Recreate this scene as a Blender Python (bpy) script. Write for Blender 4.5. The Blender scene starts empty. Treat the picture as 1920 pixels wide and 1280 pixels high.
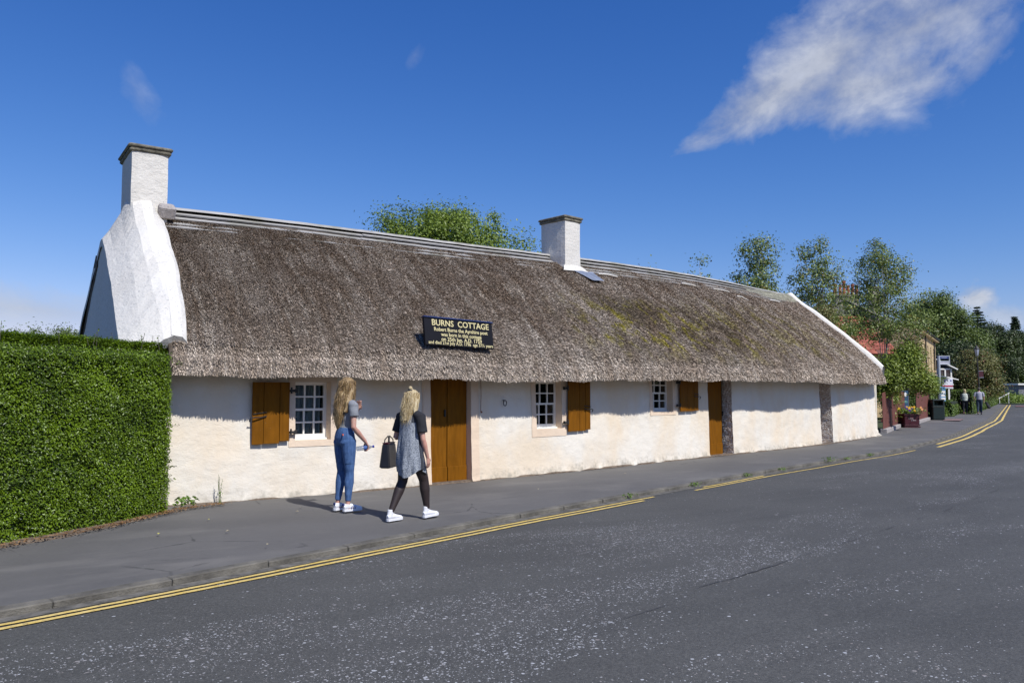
import bpy, math, random
import numpy as np
from math import sin, cos, radians, pi, atan, hypot, sqrt, exp
from mathutils import Vector, Matrix, noise, Quaternion
random.seed(7); R = np.random.default_rng(7)
SC = bpy.context.scene
COL = SC.collection

# ------------------------------------------------------------------ camera
cam_d = bpy.data.cameras.new('camera'); cam = bpy.data.objects.new('camera', cam_d); COL.objects.link(cam)
cam_d.sensor_width = 36; cam_d.lens = 28.125; cam_d.clip_start = .1; cam_d.clip_end = 2500
cam.location = (0, 0, 1.58)
cam.rotation_euler = (radians(90) + atan(92 / 1500), 0, radians(-34.17))
SC.camera = cam
# ------------------------------------------------------------------ light and sky
SUN_EL, SUN_AZ = 48.5, 172.5           # azimuth clockwise from +Y
sd = bpy.data.lights.new('sun', 'SUN'); sd.energy = 4.7; sd.angle = radians(.53); sd.color = (1, .978, .945)
so = bpy.data.objects.new('sun', sd); COL.objects.link(so)
sv = Vector((sin(radians(SUN_AZ)) * cos(radians(SUN_EL)), cos(radians(SUN_AZ)) * cos(radians(SUN_EL)), sin(radians(SUN_EL))))
so.rotation_euler = sv.to_track_quat('Z', 'Y').to_euler(); so.location = sv * 50
SC.view_settings.view_transform = 'Standard'; SC.view_settings.look = 'None'
SC.view_settings.exposure = 0; SC.view_settings.gamma = 1
SC.cycles.max_bounces = 8; SC.cycles.transparent_max_bounces = 12

W = bpy.data.worlds.new('World'); SC.world = W; W.use_nodes = True
wn = W.node_tree.nodes; wl = W.node_tree.links; wn.clear()
def wN(t, **k):
    n = wn.new(t)
    for a, b in k.items(): setattr(n, a, b)
    return n
def wmath(op, a, b=None, c=None, clamp=False):
    n = wN('ShaderNodeMath', operation=op); n.use_clamp = clamp
    for i, v in enumerate((a, b, c)):
        if v is None: continue
        if isinstance(v, (int, float)): n.inputs[i].default_value = v
        else: wl.new(v, n.inputs[i])
    return n.outputs[0]
sky = wN('ShaderNodeTexSky', sky_type='NISHITA'); sky.sun_disc = False
sky.sun_elevation = radians(SUN_EL); sky.sun_rotation = radians(SUN_AZ); sky.altitude = 50
sky.air_density = 1.0; sky.dust_density = .35; sky.ozone_density = 3.0
tc = wN('ShaderNodeTexCoord')
def sky_in(s_, k_): return wmath('MULTIPLY', s_, k_)
def wdot(v):
    n = wN('ShaderNodeVectorMath', operation='DOT_PRODUCT'); wl.new(tc.outputs['Generated'], n.inputs[0]); n.inputs[1].default_value = v; return n.outputs['Value']
_A = radians(55.83); _P = atan(92 / 1500)
_ax = Vector((cos(_A), sin(_A), 0)); _f = _ax * cos(_P) + Vector((0, 0, sin(_P))); _u = -_ax * sin(_P) + Vector((0, 0, cos(_P))); _r = Vector((sin(_A), -cos(_A), 0))
def skydir(az, el):  # degrees right of the street view axis, degrees above horizon
    return (Vector((cos(_A - radians(az)), sin(_A - radians(az)), 0)) * cos(radians(el)) + Vector((0, 0, sin(radians(el))))).normalized()
def wnoise(scale, detail, vec, rough=.55, dist=0.):
    n = wN('ShaderNodeTexNoise'); n.inputs['Scale'].default_value = scale; n.inputs['Detail'].default_value = detail
    n.inputs['Roughness'].default_value = rough; n.inputs['Distortion'].default_value = dist; wl.new(vec, n.inputs['Vector']); return n.outputs['Fac']
def cloud(az, el, rot, La, Lb, taper, nscale, dens, seed, soft=.35, curve=0.):
    """a cloud in the sky about direction (az, el); long axis turned by rot; returns a 0..1 cover"""
    d = skydir(az, el); e1 = Vector((0, 0, 1)).cross(d).normalized() * -1; e2 = e1.cross(d).normalized()
    if e2.z < 0: e2 = -e2
    c, s = cos(radians(rot)), sin(radians(rot)); f1 = e1 * c + e2 * s; f2 = -e1 * s + e2 * c
    dd = wmath('MAXIMUM', wdot(d), .05)
    a = wmath('DIVIDE', wdot(f1), dd); b = wmath('DIVIDE', wdot(f2), dd)
    cv = wN('ShaderNodeCombineXYZ'); wl.new(wmath('MULTIPLY', a, .8), cv.inputs[0]); wl.new(b, cv.inputs[1]); cv.inputs[2].default_value = seed
    n1 = wnoise(nscale, 9, cv.outputs[0], .6, .25); n2 = wnoise(nscale * .38, 3, cv.outputs[0], .5, .2)
    an = wmath('DIVIDE', a, La)
    wid = wmath('MULTIPLY', wmath('ADD', 1., wmath('MULTIPLY', an, taper)), Lb)
    wid = wmath('MAXIMUM', wid, Lb * .05)
    bb = wmath('SUBTRACT', b, wmath('MULTIPLY', wmath('MULTIPLY', an, an), curve))
    bn = wmath('DIVIDE', bb, wid)
    rr = wmath('SQRT', wmath('ADD', wmath('POWER', wmath('ABSOLUTE', an), 2.6), wmath('MULTIPLY', bn, bn)))
    m = wmath('SUBTRACT', 1., rr)
    v = wmath('ADD', m, wmath('ADD', wmath('MULTIPLY', wmath('SUBTRACT', n1, .5), 2.9), wmath('MULTIPLY', wmath('SUBTRACT', n2, .5), 1.7)))
    v = wmath('DIVIDE', v, 1.0 / soft * .35, clamp=True)
    front = wmath('GREATER_THAN', wdot(d), .1)
    fade = wmath('MULTIPLY_ADD', m, 1.6, .75, clamp=True)
    return wmath('MULTIPLY', wmath('MULTIPLY', wmath('MULTIPLY', v, dens), front), fade), n1
covers = [cloud(22.4, 21.6, 26, .235, .070, .98, 12, .80, 3.1, soft=.36),
          cloud(25.0, 19.6, 8, .10, .048, .1, 13, .72, 4.4, soft=.36),
          cloud(28.0, 22.6, 16, .15, .040, .2, 11, .62, 6.1, soft=.34),
          cloud(-25.5, 18.9, -60, .035, .018, .3, 22, .16, 9.7),
          cloud(31.5, 20.5, 50, .05, .015, 0, 20, .30, 5.2),
          cloud(30.3, 5.7, 10, .022, .02, 0, 26, .85, 1.7),
          cloud(31.4, 4.6, -10, .03, .012, 0, 26, .5, 7.7),
          cloud(-31.5, 5.0, -4, .17, .036, 0, 10, .85, 12.3, soft=.3),
          cloud(-7.1, 23.0, 60, .02, .008, 0, 26, .10, 2.2)]
# the deep blue of a clear northern sky: a film-like contrast on each channel of the physical sky
sp_ = wN('ShaderNodeSeparateColor'); wl.new(sky.outputs[0], sp_.inputs[0]); cb_ = wN('ShaderNodeCombineColor')
for i_, (k_, g_) in enumerate(((2.13, 1.70), (.966, 1.19), (.966, .87))):
    v_ = wmath('MULTIPLY', sky_in(sp_.outputs[i_], (.80, .97, 1.18)[i_] * .105), 1.0)
    wl.new(wmath('MULTIPLY', wmath('POWER', v_, g_), k_ / .105), cb_.inputs[i_])
last = cb_.outputs[0]
for cvr, nn in covers:
    mx = wN('ShaderNodeMix', data_type='RGBA'); wl.new(cvr, mx.inputs['Factor']); wl.new(last, mx.inputs['A'])
    cr = wN('ShaderNodeMapRange'); wl.new(nn, cr.inputs['Value']); cr.inputs['From Min'].default_value = .35; cr.inputs['From Max'].default_value = .7
    cr.inputs['To Min'].default_value = 3.9; cr.inputs['To Max'].default_value = 7.2
    ml = wN('ShaderNodeVectorMath', operation='SCALE'); ml.inputs[0].default_value = (.93, .98, 1.1); wl.new(cr.outputs[0], ml.inputs['Scale'])
    wl.new(ml.outputs[0], mx.inputs['B']); last = mx.outputs['Result']
bg = wN('ShaderNodeBackground'); bg.inputs['Strength'].default_value = .105; wl.new(last, bg.inputs['Color'])
wo = wN('ShaderNodeOutputWorld'); wl.new(bg.outputs[0], wo.inputs['Surface'])

# ------------------------------------------------------------------ material helpers
def lin(h):
    h = h.lstrip('#'); v = [int(h[i:i + 2], 16) / 255 for i in (0, 2, 4)]
    return tuple(c / 12.92 if c < .04045 else ((c + .055) / 1.055) ** 2.4 for c in v)
class NT:
    def __init__(s, name):
        s.m = bpy.data.materials.new(name); s.m.use_nodes = True; s.n = s.m.node_tree.nodes; s.l = s.m.node_tree.links
        s.b = s.n['Principled BSDF']; s.co = s.n.new('ShaderNodeTexCoord').outputs['Object']
    def node(s, t, **k):
        n = s.n.new(t)
        for a, b in k.items(): setattr(n, a, b)
        return n
    def put(s, sock, v):
        if isinstance(v, (int, float)): sock.default_value = v
        elif isinstance(v, tuple): sock.default_value = v if len(v) == 4 or sock.type == 'VECTOR' else (*v, 1)
        else: s.l.new(v, sock)
    def math(s, op, a, b=0., c=0., clamp=False):
        n = s.node('ShaderNodeMath', operation=op); n.use_clamp = clamp
        s.put(n.inputs[0], a); s.put(n.inputs[1], b)
        if op in ('MULTIPLY_ADD',): s.put(n.inputs[2], c)
        return n.outputs[0]
    def noise(s, scale, detail=4, rough=.55, vec=None, stretch=None, dist=0., seed=0.):
        v = s.co if vec is None else vec
        mp = s.node('ShaderNodeMapping'); s.l.new(v, mp.inputs['Vector']); mp.inputs['Location'].default_value = (seed, seed * .7, seed * 1.3)
        if stretch: mp.inputs['Scale'].default_value = stretch
        n = s.node('ShaderNodeTexNoise'); s.l.new(mp.outputs[0], n.inputs['Vector'])
        n.inputs['Scale'].default_value = scale; n.inputs['Detail'].default_value = detail; n.inputs['Roughness'].default_value = rough; n.inputs['Distortion'].default_value = dist
        return n.outputs['Fac']
    def vor(s, scale, feature='F1', vec=None, stretch=None, out='Distance'):
        mp = s.node('ShaderNodeMapping'); s.l.new(s.co if vec is None else vec, mp.inputs['Vector'])
        if stretch: mp.inputs['Scale'].default_value = stretch
        n = s.node('ShaderNodeTexVoronoi', feature=feature); s.l.new(mp.outputs[0], n.inputs['Vector']); n.inputs['Scale'].default_value = scale
        return n.outputs[out]
    def rng(s, v, a, b, lo=0., hi=1.):
        n = s.node('ShaderNodeMapRange'); s.put(n.inputs['Value'], v)
        for k, x in (('From Min', a), ('From Max', b), ('To Min', lo), ('To Max', hi)): s.put(n.inputs[k], x)
        return n.outputs[0]
    def mix(s, f, a, b, mode='MIX'):
        n = s.node('ShaderNodeMix', data_type='RGBA', blend_type=mode); s.put(n.inputs['Factor'], f); s.put(n.inputs['A'], a); s.put(n.inputs['B'], b); return n.outputs['Result']
    def bump(s, h, strength=.5, dist=.01):
        n = s.node('ShaderNodeBump'); s.put(n.inputs['Height'], h); n.inputs['Strength'].default_value = strength; n.inputs['Distance'].default_value = dist
        if s.b.inputs['Normal'].links: s.l.new(s.b.inputs['Normal'].links[0].from_socket, n.inputs['Normal'])
        s.l.new(n.outputs[0], s.b.inputs['Normal'])
    def island(s):
        return s.node('ShaderNodeNewGeometry').outputs['Random Per Island']
    def sep(s):
        n = s.node('ShaderNodeSeparateXYZ'); s.l.new(s.co, n.inputs[0]); return n.outputs
    def set(s, col, rough=.8, **k):
        s.put(s.b.inputs['Base Color'], col); s.put(s.b.inputs['Roughness'], rough)
        for a, b in k.items(): s.put(s.b.inputs[a.replace('_', ' ')], b)
        return s.m
def simple(name, col, rough=.7, var=.25, scale=8, bump=0., bscale=60, metal=0., bdist=.004, **k):
    t = NT(name); n = t.noise(scale, 5)
    c = t.mix(t.rng(n, .3, .7), tuple(x * (1 - var) for x in col), tuple(min(1, x * (1 + var)) for x in col))
    if bump: t.bump(t.noise(bscale, 4), bump, bdist)
    return t.set(c, rough, Metallic=metal, **k)

# plaster
def plaster(name, base, peach=1., bstr=.7, stain=1., zoff=0.):
    t = NT(name); X, Y, Z = t.sep()
    n1 = t.noise(.9, 4, .6, stretch=(1, 1, .6), seed=3); n2 = t.noise(3.5, 5, .6, seed=8)
    c = t.mix(t.rng(n1, .42, .64, 0, .75 * peach), base, (base[0] * .97, base[1] * .85, base[2] * .70))
    c = t.mix(t.rng(n2, .55, .75, 0, .35), c, (base[0] * .80, base[1] * .78, base[2] * .76))
    # grime and greenish splash close to the pavement
    g = t.math('MULTIPLY', t.rng(t.math('ADD', Z, t.rng(t.noise(14, 4, seed=5), .3, .7, -.07, .07)), .03 + zoff, .20 + zoff, 1, 0), t.rng(t.noise(5, 3, seed=4), .35, .6, 0, .75 * stain))
    c = t.mix(g, c, (.30, .27, .21))
    sp = t.math('MULTIPLY', t.rng(t.noise(26 if stain > 1.5 else 38, 3, .75, seed=1), .56 if stain > 1.5 else .62, .70, 0, .38), t.rng(t.noise(1.3, 3, seed=11), .40, .6, 0, stain), clamp=True)
    c = t.mix(sp, c, (.34, .34, .33))
    t.bump(t.noise(9, 5, .62, stretch=(1, 1, 1.5), seed=2), bstr, .022)
    t.bump(t.noise(42, 4, .6, stretch=(.7, .7, 1.6)), bstr, .006)
    return t.set(c, .9)
M_wall = plaster('limewash', (.765, .71, .61), 1.0, .48)
M_roughwhite = plaster('harled_limewash', (.66, .635, .575), .15, .85, 2.4, zoff=-9)
M_peach = plaster('peach_painted_stone', (.75, .60, .45), .3, .35, .5)
def rubble():
    t = NT('rubble_stone'); v = t.vor(22, stretch=(1, 1, 1.2)); vc = t.vor(22, stretch=(1, 1, 1.2), out='Color')
    c = t.mix(t.rng(t.noise(20, 3), .3, .7), (.52, .43, .36), (.80, .72, .64)); bw = t.node('ShaderNodeRGBToBW'); t.l.new(vc, bw.inputs[0]); c = t.mix(.55, c, bw.outputs[0], 'OVERLAY')
    t.bump(t.math('SUBTRACT', 1, v), 1., .04); t.bump(t.noise(60, 4), .6, .01)
    return t.set(c, .95)
M_rubble = rubble()
def paint(name, col, rough=.38, streak=.2):
    t = NT(name); n = t.noise(6, 4, stretch=(3, 3, .5)); c = t.mix(t.rng(n, .3, .7), tuple(x * (1 - streak) for x in col), tuple(x * (1 + streak) for x in col))
    d = t.rng(t.noise(70, 2, seed=9), .73, .77); c = t.mix(t.math('MULTIPLY', d, .5), c, (.45, .36, .25))
    t.bump(t.noise(18, 5, stretch=(4, 4, .35)), .25, .004)
    return t.set(c, t.rng(n, .3, .7, rough - .06, rough + .14), Specular_IOR_Level=.1)
M_ochre = paint('ochre_door_paint', (.185, .070, .004), .55)
M_white = simple('white_paint', (.78, .76, .70), .45, .05, 5, .15, 30)
M_iron = simple('black_iron', (.02, .019, .018), .6, .4, 20, .3, 80)
M_dark = simple('dark_interior', (.018, .017, .016), .95)
M_stonecap = simple('weathered_cap_stone', (.17, .155, .115), .95, .55, 9, .9, 35, bdist=.02)
M_mortar = simple('grey_mortar', (.34, .31, .29), .95, .3, 20, .8, 50, bdist=.01)
M_lead = simple('lead_sheet', (.24, .27, .33), .5, .25, 8, .2, 12, metal=.3)
def curtain():
    t = NT('net_curtain'); n = t.noise(26, 3, stretch=(1, 1, .06)); return t.set(t.mix(t.rng(n, .35, .65), (.42, .42, .43), (.85, .85, .86)), .9)
M_curtain = curtain()
def glass():
    t = NT('window_glass'); t.n.remove(t.b); tr = t.node('ShaderNodeBsdfTransparent'); tr.inputs[0].default_value = (.72, .76, .76, 1)
    gl = t.node('ShaderNodeBsdfGlossy'); gl.inputs['Roughness'].default_value = .03
    mx = t.node('ShaderNodeMixShader'); fr = t.node('ShaderNodeFresnel'); fr.inputs[0].default_value = 1.55
    t.l.new(t.math('ADD', fr.outputs[0], .02), mx.inputs[0]); t.l.new(tr.outputs[0], mx.inputs[1]); t.l.new(gl.outputs[0], mx.inputs[2])
    t.l.new(mx.outputs[0], t.n['Material Output'].inputs[0]); return t.m
M_glass = glass()
# thatch
def thatch_mat(name, lift, straws):
    t = NT(name); X, Y, Z = t.sep()
    big = t.noise(.55, 4, .6, stretch=(1, 1, 1), seed=6); med = t.noise(2.6, 4, .6, seed=2)
    c = t.mix(t.rng(big, .38, .62), (.20, .153, .112), (.35, .305, .255))
    c = t.mix(t.rng(med, .35, .68, 0, .55), c, (.32, .285, .245)); stk_ = t.noise(1.6, 5, .65, stretch=(2.6, .45, .45), seed=33); c = t.mix(t.rng(stk_, .40, .62, 0, .75), c, (.16, .115, .078)); c = t.mix(t.rng(t.noise(1.9, 4, .6, stretch=(3.2, .4, .4), seed=44), .56, .70, 0, .7), c, (.46, .42, .36))
    # paler weathered band above the eave
    c = t.mix(t.rng(t.math('ADD', Z, t.rng(med, .3, .7, -.35, .35)), 2.0, 2.9, .28, 0), c, (.35, .31, .26))
    # moss drifts to the right of the middle chimney
    def spot(x0, x1, z0, z1, w):
        a = t.math('MULTIPLY', t.rng(X, x0, x0 + w), t.rng(X, x1 - w, x1, 1, 0)); b = t.math('MULTIPLY', t.rng(Z, z0, z0 + .45), t.rng(Z, z1 - .45, z1, 1, 0)); return t.math('MULTIPLY', a, b)
    mm = t.math('MAXIMUM', spot(9.5, 18, 2.15, 3.9, 2.2), t.math('MULTIPLY', spot(14, 24.5, 2.3, 4.2, 2.5), .55))
    dk = t.math('MULTIPLY', mm, t.rng(t.noise(1.0, 4, .6, seed=14), .42, .6, 0, .8)); c = t.mix(dk, c, (.10, .075, .045))
    ms = t.math('MULTIPLY', t.math('MAXIMUM', mm, t.math('MULTIPLY', spot(9.5, 15.5, 2.2, 3.5, 1.6), 1.3)), t.rng(t.noise(2.8, 5, .7, seed=21, stretch=(1.2, .7, .7)), .50, .64, 0, .9)); c = t.mix(ms, c, (.25, .22, .02))
    if straws:
        i = t.island(); c = t.mix(1, c, t.mix(t.math('POWER', i, 1.5), (.40, .39, .38), (3.0, 2.95, 2.9)), 'MULTIPLY')
    else:
        c = t.mix(1, c, (lift, lift * .95, lift * .9), 'MULTIPLY'); t.bump(t.noise(60, 4, .7, stretch=(1, .3, .3)), 1., .02)
    return t.set(c, .85, Specular_IOR_Level=.25)
M_thatch = thatch_mat('thatch_body', .42, False); M_straw = thatch_mat('thatch_reed', 1, True)
def wood(name, col, col2, rough=.8, st=(1, 8, 8), sc=4, moss=0.):
    t = NT(name); n = t.noise(sc, 6, .65, stretch=st); n2 = t.noise(1.2, 3, seed=5)
    c = t.mix(t.rng(n, .3, .7), col, col2)
    if moss: c = t.mix(t.rng(n2, .5, .65, 0, moss), c, (.17, .16, .09))
    t.bump(n, .5, .006); return t.set(c, rough)
M_ridge = wood('silver_weathered_board', (.21, .20, .185), (.50, .485, .45), st=(.4, 11, 11), moss=.5)
M_fence = wood('maroon_fence_stain', (.12, .036, .026), (.22, .078, .055), st=(9, 9, .6))
M_bark = wood('bark', (.06, .045, .035), (.15, .12, .10), st=(6, 6, 1), sc=6)
M_birchbark = wood('birch_bark', (.16, .13, .11), (.62, .58, .53), st=(1, 1, 5), sc=3)
# ground
def asphalt(name, col, kind):
    t = NT(name); n = t.noise(.5, 4, .6); f = t.noise(260, 3, .7); m = t.noise(22, 4, .6, seed=3)
    c = t.mix(t.rng(n, .35, .65), tuple(x * .86 for x in col), tuple(x * 1.12 for x in col))
    c = t.mix(t.rng(m, .35, .7, 0, .25), c, tuple(x * 1.35 for x in col))
    c = t.mix(t.rng(f, .35, .65, .0, .5), c, tuple(x * .55 for x in col))
    if kind == 'road':
        # polished tyre bands and dark repairs, running along the street
        st = t.noise(1.6, 4, .6, stretch=(.22, .9, 1), seed=9, dist=.4); c = t.mix(t.rng(st, .50, .68, 0, .5), c, tuple(x * .62 for x in col))
        gr = t.noise(55, 5, .75, seed=71); c = t.mix(t.rng(gr, .40, .50, .55, 0), c, tuple(x * .45 for x in col)); c = t.mix(t.rng(gr, .54, .66, 0, .5), c, tuple(x * 1.75 for x in col))
        # exposed pale chippings, thick in patches
        pm = t.noise(.34, 5, .68, stretch=(.7, 1.7, 1), seed=17); wrp = t.noise(30, 2); X, Y, Z = t.sep(); vv_ = t.math('SUBTRACT', Y, t.math('MULTIPLY_ADD', X, .225, 3.25)); vv_ = t.math('ADD', vv_, t.rng(t.noise(.6, 3, seed=61), .3, .7, -.4, .4)); band = t.math('MULTIPLY', t.rng(vv_, -.05, .12), t.rng(vv_, .5, 1.7, 1, 0)); pm = t.math('ADD', pm, t.math('MULTIPLY_ADD', band, .10, -.045))
        for sc_, th, sd_ in ((27, .30, 1), (44, .30, 2), (80, .3, 3)):
            d = t.vor(sc_); ran = t.node('ShaderNodeSeparateColor'); t.l.new(t.vor(sc_, out='Color'), ran.inputs[0])
            lim = t.rng(pm, .47, .62, .012, {27: .20, 44: .50, 80: .60}[sc_])
            on = t.math('LESS_THAN', ran.outputs[0], lim); rad = t.rng(ran.outputs[1], 0, 1, .10, .42)
            dd = t.math('ADD', d, t.rng(wrp, .3, .7, -.12, .12)); k = t.rng(t.math('SUBTRACT', rad, dd), 0, .06); k = t.math('MULTIPLY', k, on)
            c = t.mix(k, c, t.mix(ran.outputs[2], (.24, .21, .19), (.46, .47, .475)))
        t.bump(t.noise(90, 3, .7), .7, .008); t.bump(t.noise(8, 3), .3, .01)
        return t.set(c, .75, Specular_IOR_Level=.4)
    X, Y, Z = t.sep()
    st = t.noise(.9, 4, .6, stretch=(.5, 1.6, 1), seed=4); c = t.mix(t.rng(st, .45, .7, 0, .35), c, tuple(x * .7 for x in col))
    du = t.noise(.9, 5, .65, stretch=(.5, 1.4, 1), seed=41); c = t.mix(t.rng(du, .52, .68, 0, .55), c, (.19, .178, .16)); c = t.mix(t.rng(t.noise(.35, 4, .6, seed=51), .5, .66, 0, .35), c, (.085, .083, .082))
    cr = t.vor(.6, 'DISTANCE_TO_EDGE'); k = t.math('MULTIPLY', t.rng(t.math('ADD', cr, t.rng(t.noise(5, 4), .3, .7, -.01, .01)), 0, .008, 1, 0), t.rng(t.noise(.5, 2, seed=12), .54, .58)); c = t.mix(t.math('MULTIPLY', k, .6), c, (.02, .02, .02))
    sp = t.rng(t.noise(60, 2, seed=6), .74, .77); c = t.mix(sp, c, (.34, .32, .30))
    t.bump(t.noise(150, 3, .7), .35, .004); t.bump(t.noise(3, 3), .25, .02)
    return t.set(c, .8)
M_road = asphalt('road_asphalt', (.094, .0925, .084), 'road')
M_pave = asphalt('pavement_asphalt', (.130, .124, .116), 'pave')
M_kerb = simple('kerb_stone', (.125, .115, .095), .95, .45, 5, .9, 40, bdist=.012)
M_gutter = simple('gutter_grit', (.13, .12, .10), .95, .5, 12, .8, 60)
def yellow():
    t = NT('worn_yellow_paint'); n = t.noise(14, 5, .65); c = t.mix(t.rng(n, .35, .7), (.66, .46, .10), (.76, .58, .22))
    c = t.mix(t.rng(t.noise(38, 3, .7, seed=3), .57, .66, 0, .8), c, (.13, .12, .11)); return t.set(c, .8)
M_yellow = yellow()
M_soil = simple('dry_soil', (.14, .105, .075), 1, .5, 14, .9, 50, bdist=.02)
M_grassbase = simple('rough_turf', (.045, .062, .02), 1, .4, 3, .6, 30)
M_redsurf = simple('red_road_surface', (.17, .08, .075), .85, .2, 10, .3, 80)
def leafmat(name, a, b, rough=.4, trans=.25, clump=1.5, spec=.5, c3=None):
    t = NT(name); i = t.island(); n = t.noise(clump, 3)
    c = t.mix(t.math('ADD', t.math('MULTIPLY', i, .65), t.rng(n, .3, .7, -.15, .4), clamp=True), a, b)
    if c3: c = t.mix(t.math('GREATER_THAN', i, .94), c, c3)
    t.set(c, rough, Specular_IOR_Level=spec)
    tb = t.node('ShaderNodeBsdfTranslucent'); t.l.new(c, tb.inputs[0]); mx = t.node('ShaderNodeMixShader'); mx.inputs[0].default_value = trans
    t.l.new(t.b.outputs[0], mx.inputs[1]); t.l.new(tb.outputs[0], mx.inputs[2]); t.l.new(mx.outputs[0], t.n['Material Output'].inputs[0]); return t.m
M_hedge = leafmat('hedge_leaf', (.042, .078, .004), (.23, .35, .012), .36, .3, 2.2, .5)
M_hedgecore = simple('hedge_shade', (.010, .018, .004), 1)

# ------------------------------------------------------------------ mesh helpers
def link(o, parent=None):
    COL.objects.link(o)
    if parent is not None: o.parent = parent
    return o
def mesh(name, V, F, mat, parent=None, smooth=False, mats=None, mi=None):
    me = bpy.data.meshes.new(name); me.from_pydata([tuple(map(float, v)) for v in V], [], [tuple(map(int, f)) for f in F])
    for m in (mats or [mat]): me.materials.append(m)
    if mi is not None: me.polygons.foreach_set('material_index', np.asarray(mi, dtype=np.int32))
    if smooth: me.polygons.foreach_set('use_smooth', [True] * len(me.polygons))
    me.update(); return link(bpy.data.objects.new(name, me), parent)
def bigmesh(name, V, F, mat, parent=None, smooth=False):
    """V (n,3), F (m,k) arrays"""
    V = np.ascontiguousarray(V, dtype=np.float32); F = np.ascontiguousarray(F, dtype=np.int32); m, k = F.shape
    me = bpy.data.meshes.new(name); me.vertices.add(len(V)); me.vertices.foreach_set('co', V.ravel())
    me.loops.add(m * k); me.loops.foreach_set('vertex_index', F.ravel()); me.polygons.add(m)
    me.polygons.foreach_set('loop_start', np.arange(0, m * k, k, dtype=np.int32)); me.polygons.foreach_set('loop_total', np.full(m, k, dtype=np.int32))
    if smooth: me.polygons.foreach_set('use_smooth', np.ones(m, dtype=bool))
    me.materials.append(mat); me.update(calc_edges=True); return link(bpy.data.objects.new(name, me), parent)
class MB:
    def __init__(s): s.V = []; s.F = []
    def add(s, V, F):
        n = len(s.V); s.V += [tuple(v) for v in V]; s.F += [tuple(i + n for i in f) for f in F]; return s
    def box(s, c, d, rot=0., M=None, taper=(1, 1), bev=0.):
        """box centred on c with full size d; rot about z; taper scales the top"""
        x, y, z = d[0] / 2, d[1] / 2, d[2] / 2
        if bev <= 0:
            V = [Vector((sx * x * (taper[0] if sz > 0 else 1), sy * y * (taper[1] if sz > 0 else 1), sz * z)) for sz in (-1, 1) for sy in (-1, 1) for sx in (-1, 1)]
            F = [(0, 2, 3, 1), (4, 5, 7, 6), (0, 1, 5, 4), (2, 6, 7, 3), (0, 4, 6, 2), (1, 3, 7, 5)]
        else:
            V = []; F = []; rows = [(-z, 1 - bev / max(x, .001), 1 - bev / max(y, .001)), (-z + bev, 1, 1), (z - bev, 1, 1), (z, 1 - bev / max(x, .001), 1 - bev / max(y, .001))]
            for (zz, kx, ky) in rows:
                tx = taper[0] if zz > 0 else 1; ty = taper[1] if zz > 0 else 1; X = x * tx; Y = y * ty
                for (a, b) in ((-1, -1), (1, -1), (1, 1), (-1, 1)):
                    p = (a * X * kx, b * Y * ky)
                    e1 = (p[0] - a * bev * (1 if (a * b) > 0 else 0), p[1] - b * bev * (0 if (a * b) > 0 else 1)); e2 = (p[0] - a * bev * (0 if (a * b) > 0 else 1), p[1] - b * bev * (1 if (a * b) > 0 else 0))
                    V += [Vector((*e2, zz)), Vector((*e1, zz))]
            for r in range(3):
                for i in range(8): F.append((r * 8 + i, r * 8 + (i + 1) % 8, (r + 1) * 8 + (i + 1) % 8, (r + 1) * 8 + i))
            F.append(tuple(range(7, -1, -1))); F.append(tuple(range(24, 32)))
        q = Matrix.Rotation(rot, 4, 'Z') if M is None else M
        return s.add([(q @ v) + Vector(c) for v in V], F)
    def tube(s, pts, rad, n=8, cap=True, side=None):
        """rad: list of r or (a,b); side: hint for the a axis"""
        pts = [Vector(p) for p in pts]; base = len(s.V); V = []; F = []
        for i, p in enumerate(pts):
            t = (pts[min(i + 1, len(pts) - 1)] - pts[max(i - 1, 0)]).normalized()
            h = Vector(side) if side is not None else (Vector((0, 0, 1)) if abs(t.z) < .9 else Vector((1, 0, 0)))
            if side is None and i > 0: h = pa
            a = (h - t * h.dot(t)).normalized(); pa = a; b = t.cross(a)
            r = rad[i] if isinstance(rad, (list, tuple)) else rad; ra, rb = (r if isinstance(r, (tuple, list)) else (r, r))
            V += [p + a * ra * cos(2 * pi * k / n) + b * rb * sin(2 * pi * k / n) for k in range(n)]
        for i in range(len(pts) - 1):
            for k in range(n): F.append((i * n + k, i * n + (k + 1) % n, (i + 1) * n + (k + 1) % n, (i + 1) * n + k))
        if cap: F.append(tuple(range(n - 1, -1, -1))); F.append(tuple(range((len(pts) - 1) * n, len(pts) * n)))
        return s.add(V, F)
    def ell(s, c, r, n=12, m=8, M=None):
        V = []; F = []
        for j in range(1, m):
            for k in range(n):
                v = Vector((r[0] * sin(pi * j / m) * cos(2 * pi * k / n), r[1] * sin(pi * j / m) * sin(2 * pi * k / n), r[2] * cos(pi * j / m))); V.append((M @ v if M else v) + Vector(c))
        tp = Vector((0, 0, r[2])); bt = Vector((0, 0, -r[2])); V += [(M @ tp if M else tp) + Vector(c), (M @ bt if M else bt) + Vector(c)]
        for j in range(m - 2):
            for k in range(n): F.append((j * n + k, (j + 1) * n + k, (j + 1) * n + (k + 1) % n, j * n + (k + 1) % n))
        a = (m - 1) * n
        for k in range(n): F.append((a, k, (k + 1) % n)); F.append((a + 1, (m - 2) * n + (k + 1) % n, (m - 2) * n + k))
        return s.add(V, F)
    def build(s, name, mat, parent=None, smooth=False): return mesh(name, s.V, s.F, mat, parent, smooth)
def tag(o, label=None, cat=None, group=None, kind=None):
    if label: o['label'] = label
    if cat: o['category'] = cat
    if group: o['group'] = group
    if kind: o['kind'] = kind
    return o
def empty(name, loc=(0, 0, 0), rz=0., **k):
    o = bpy.data.objects.new(name, None); o.empty_display_size = .2; o.location = loc; o.rotation_euler = (0, 0, rz); link(o); return tag(o, **k)
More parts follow.
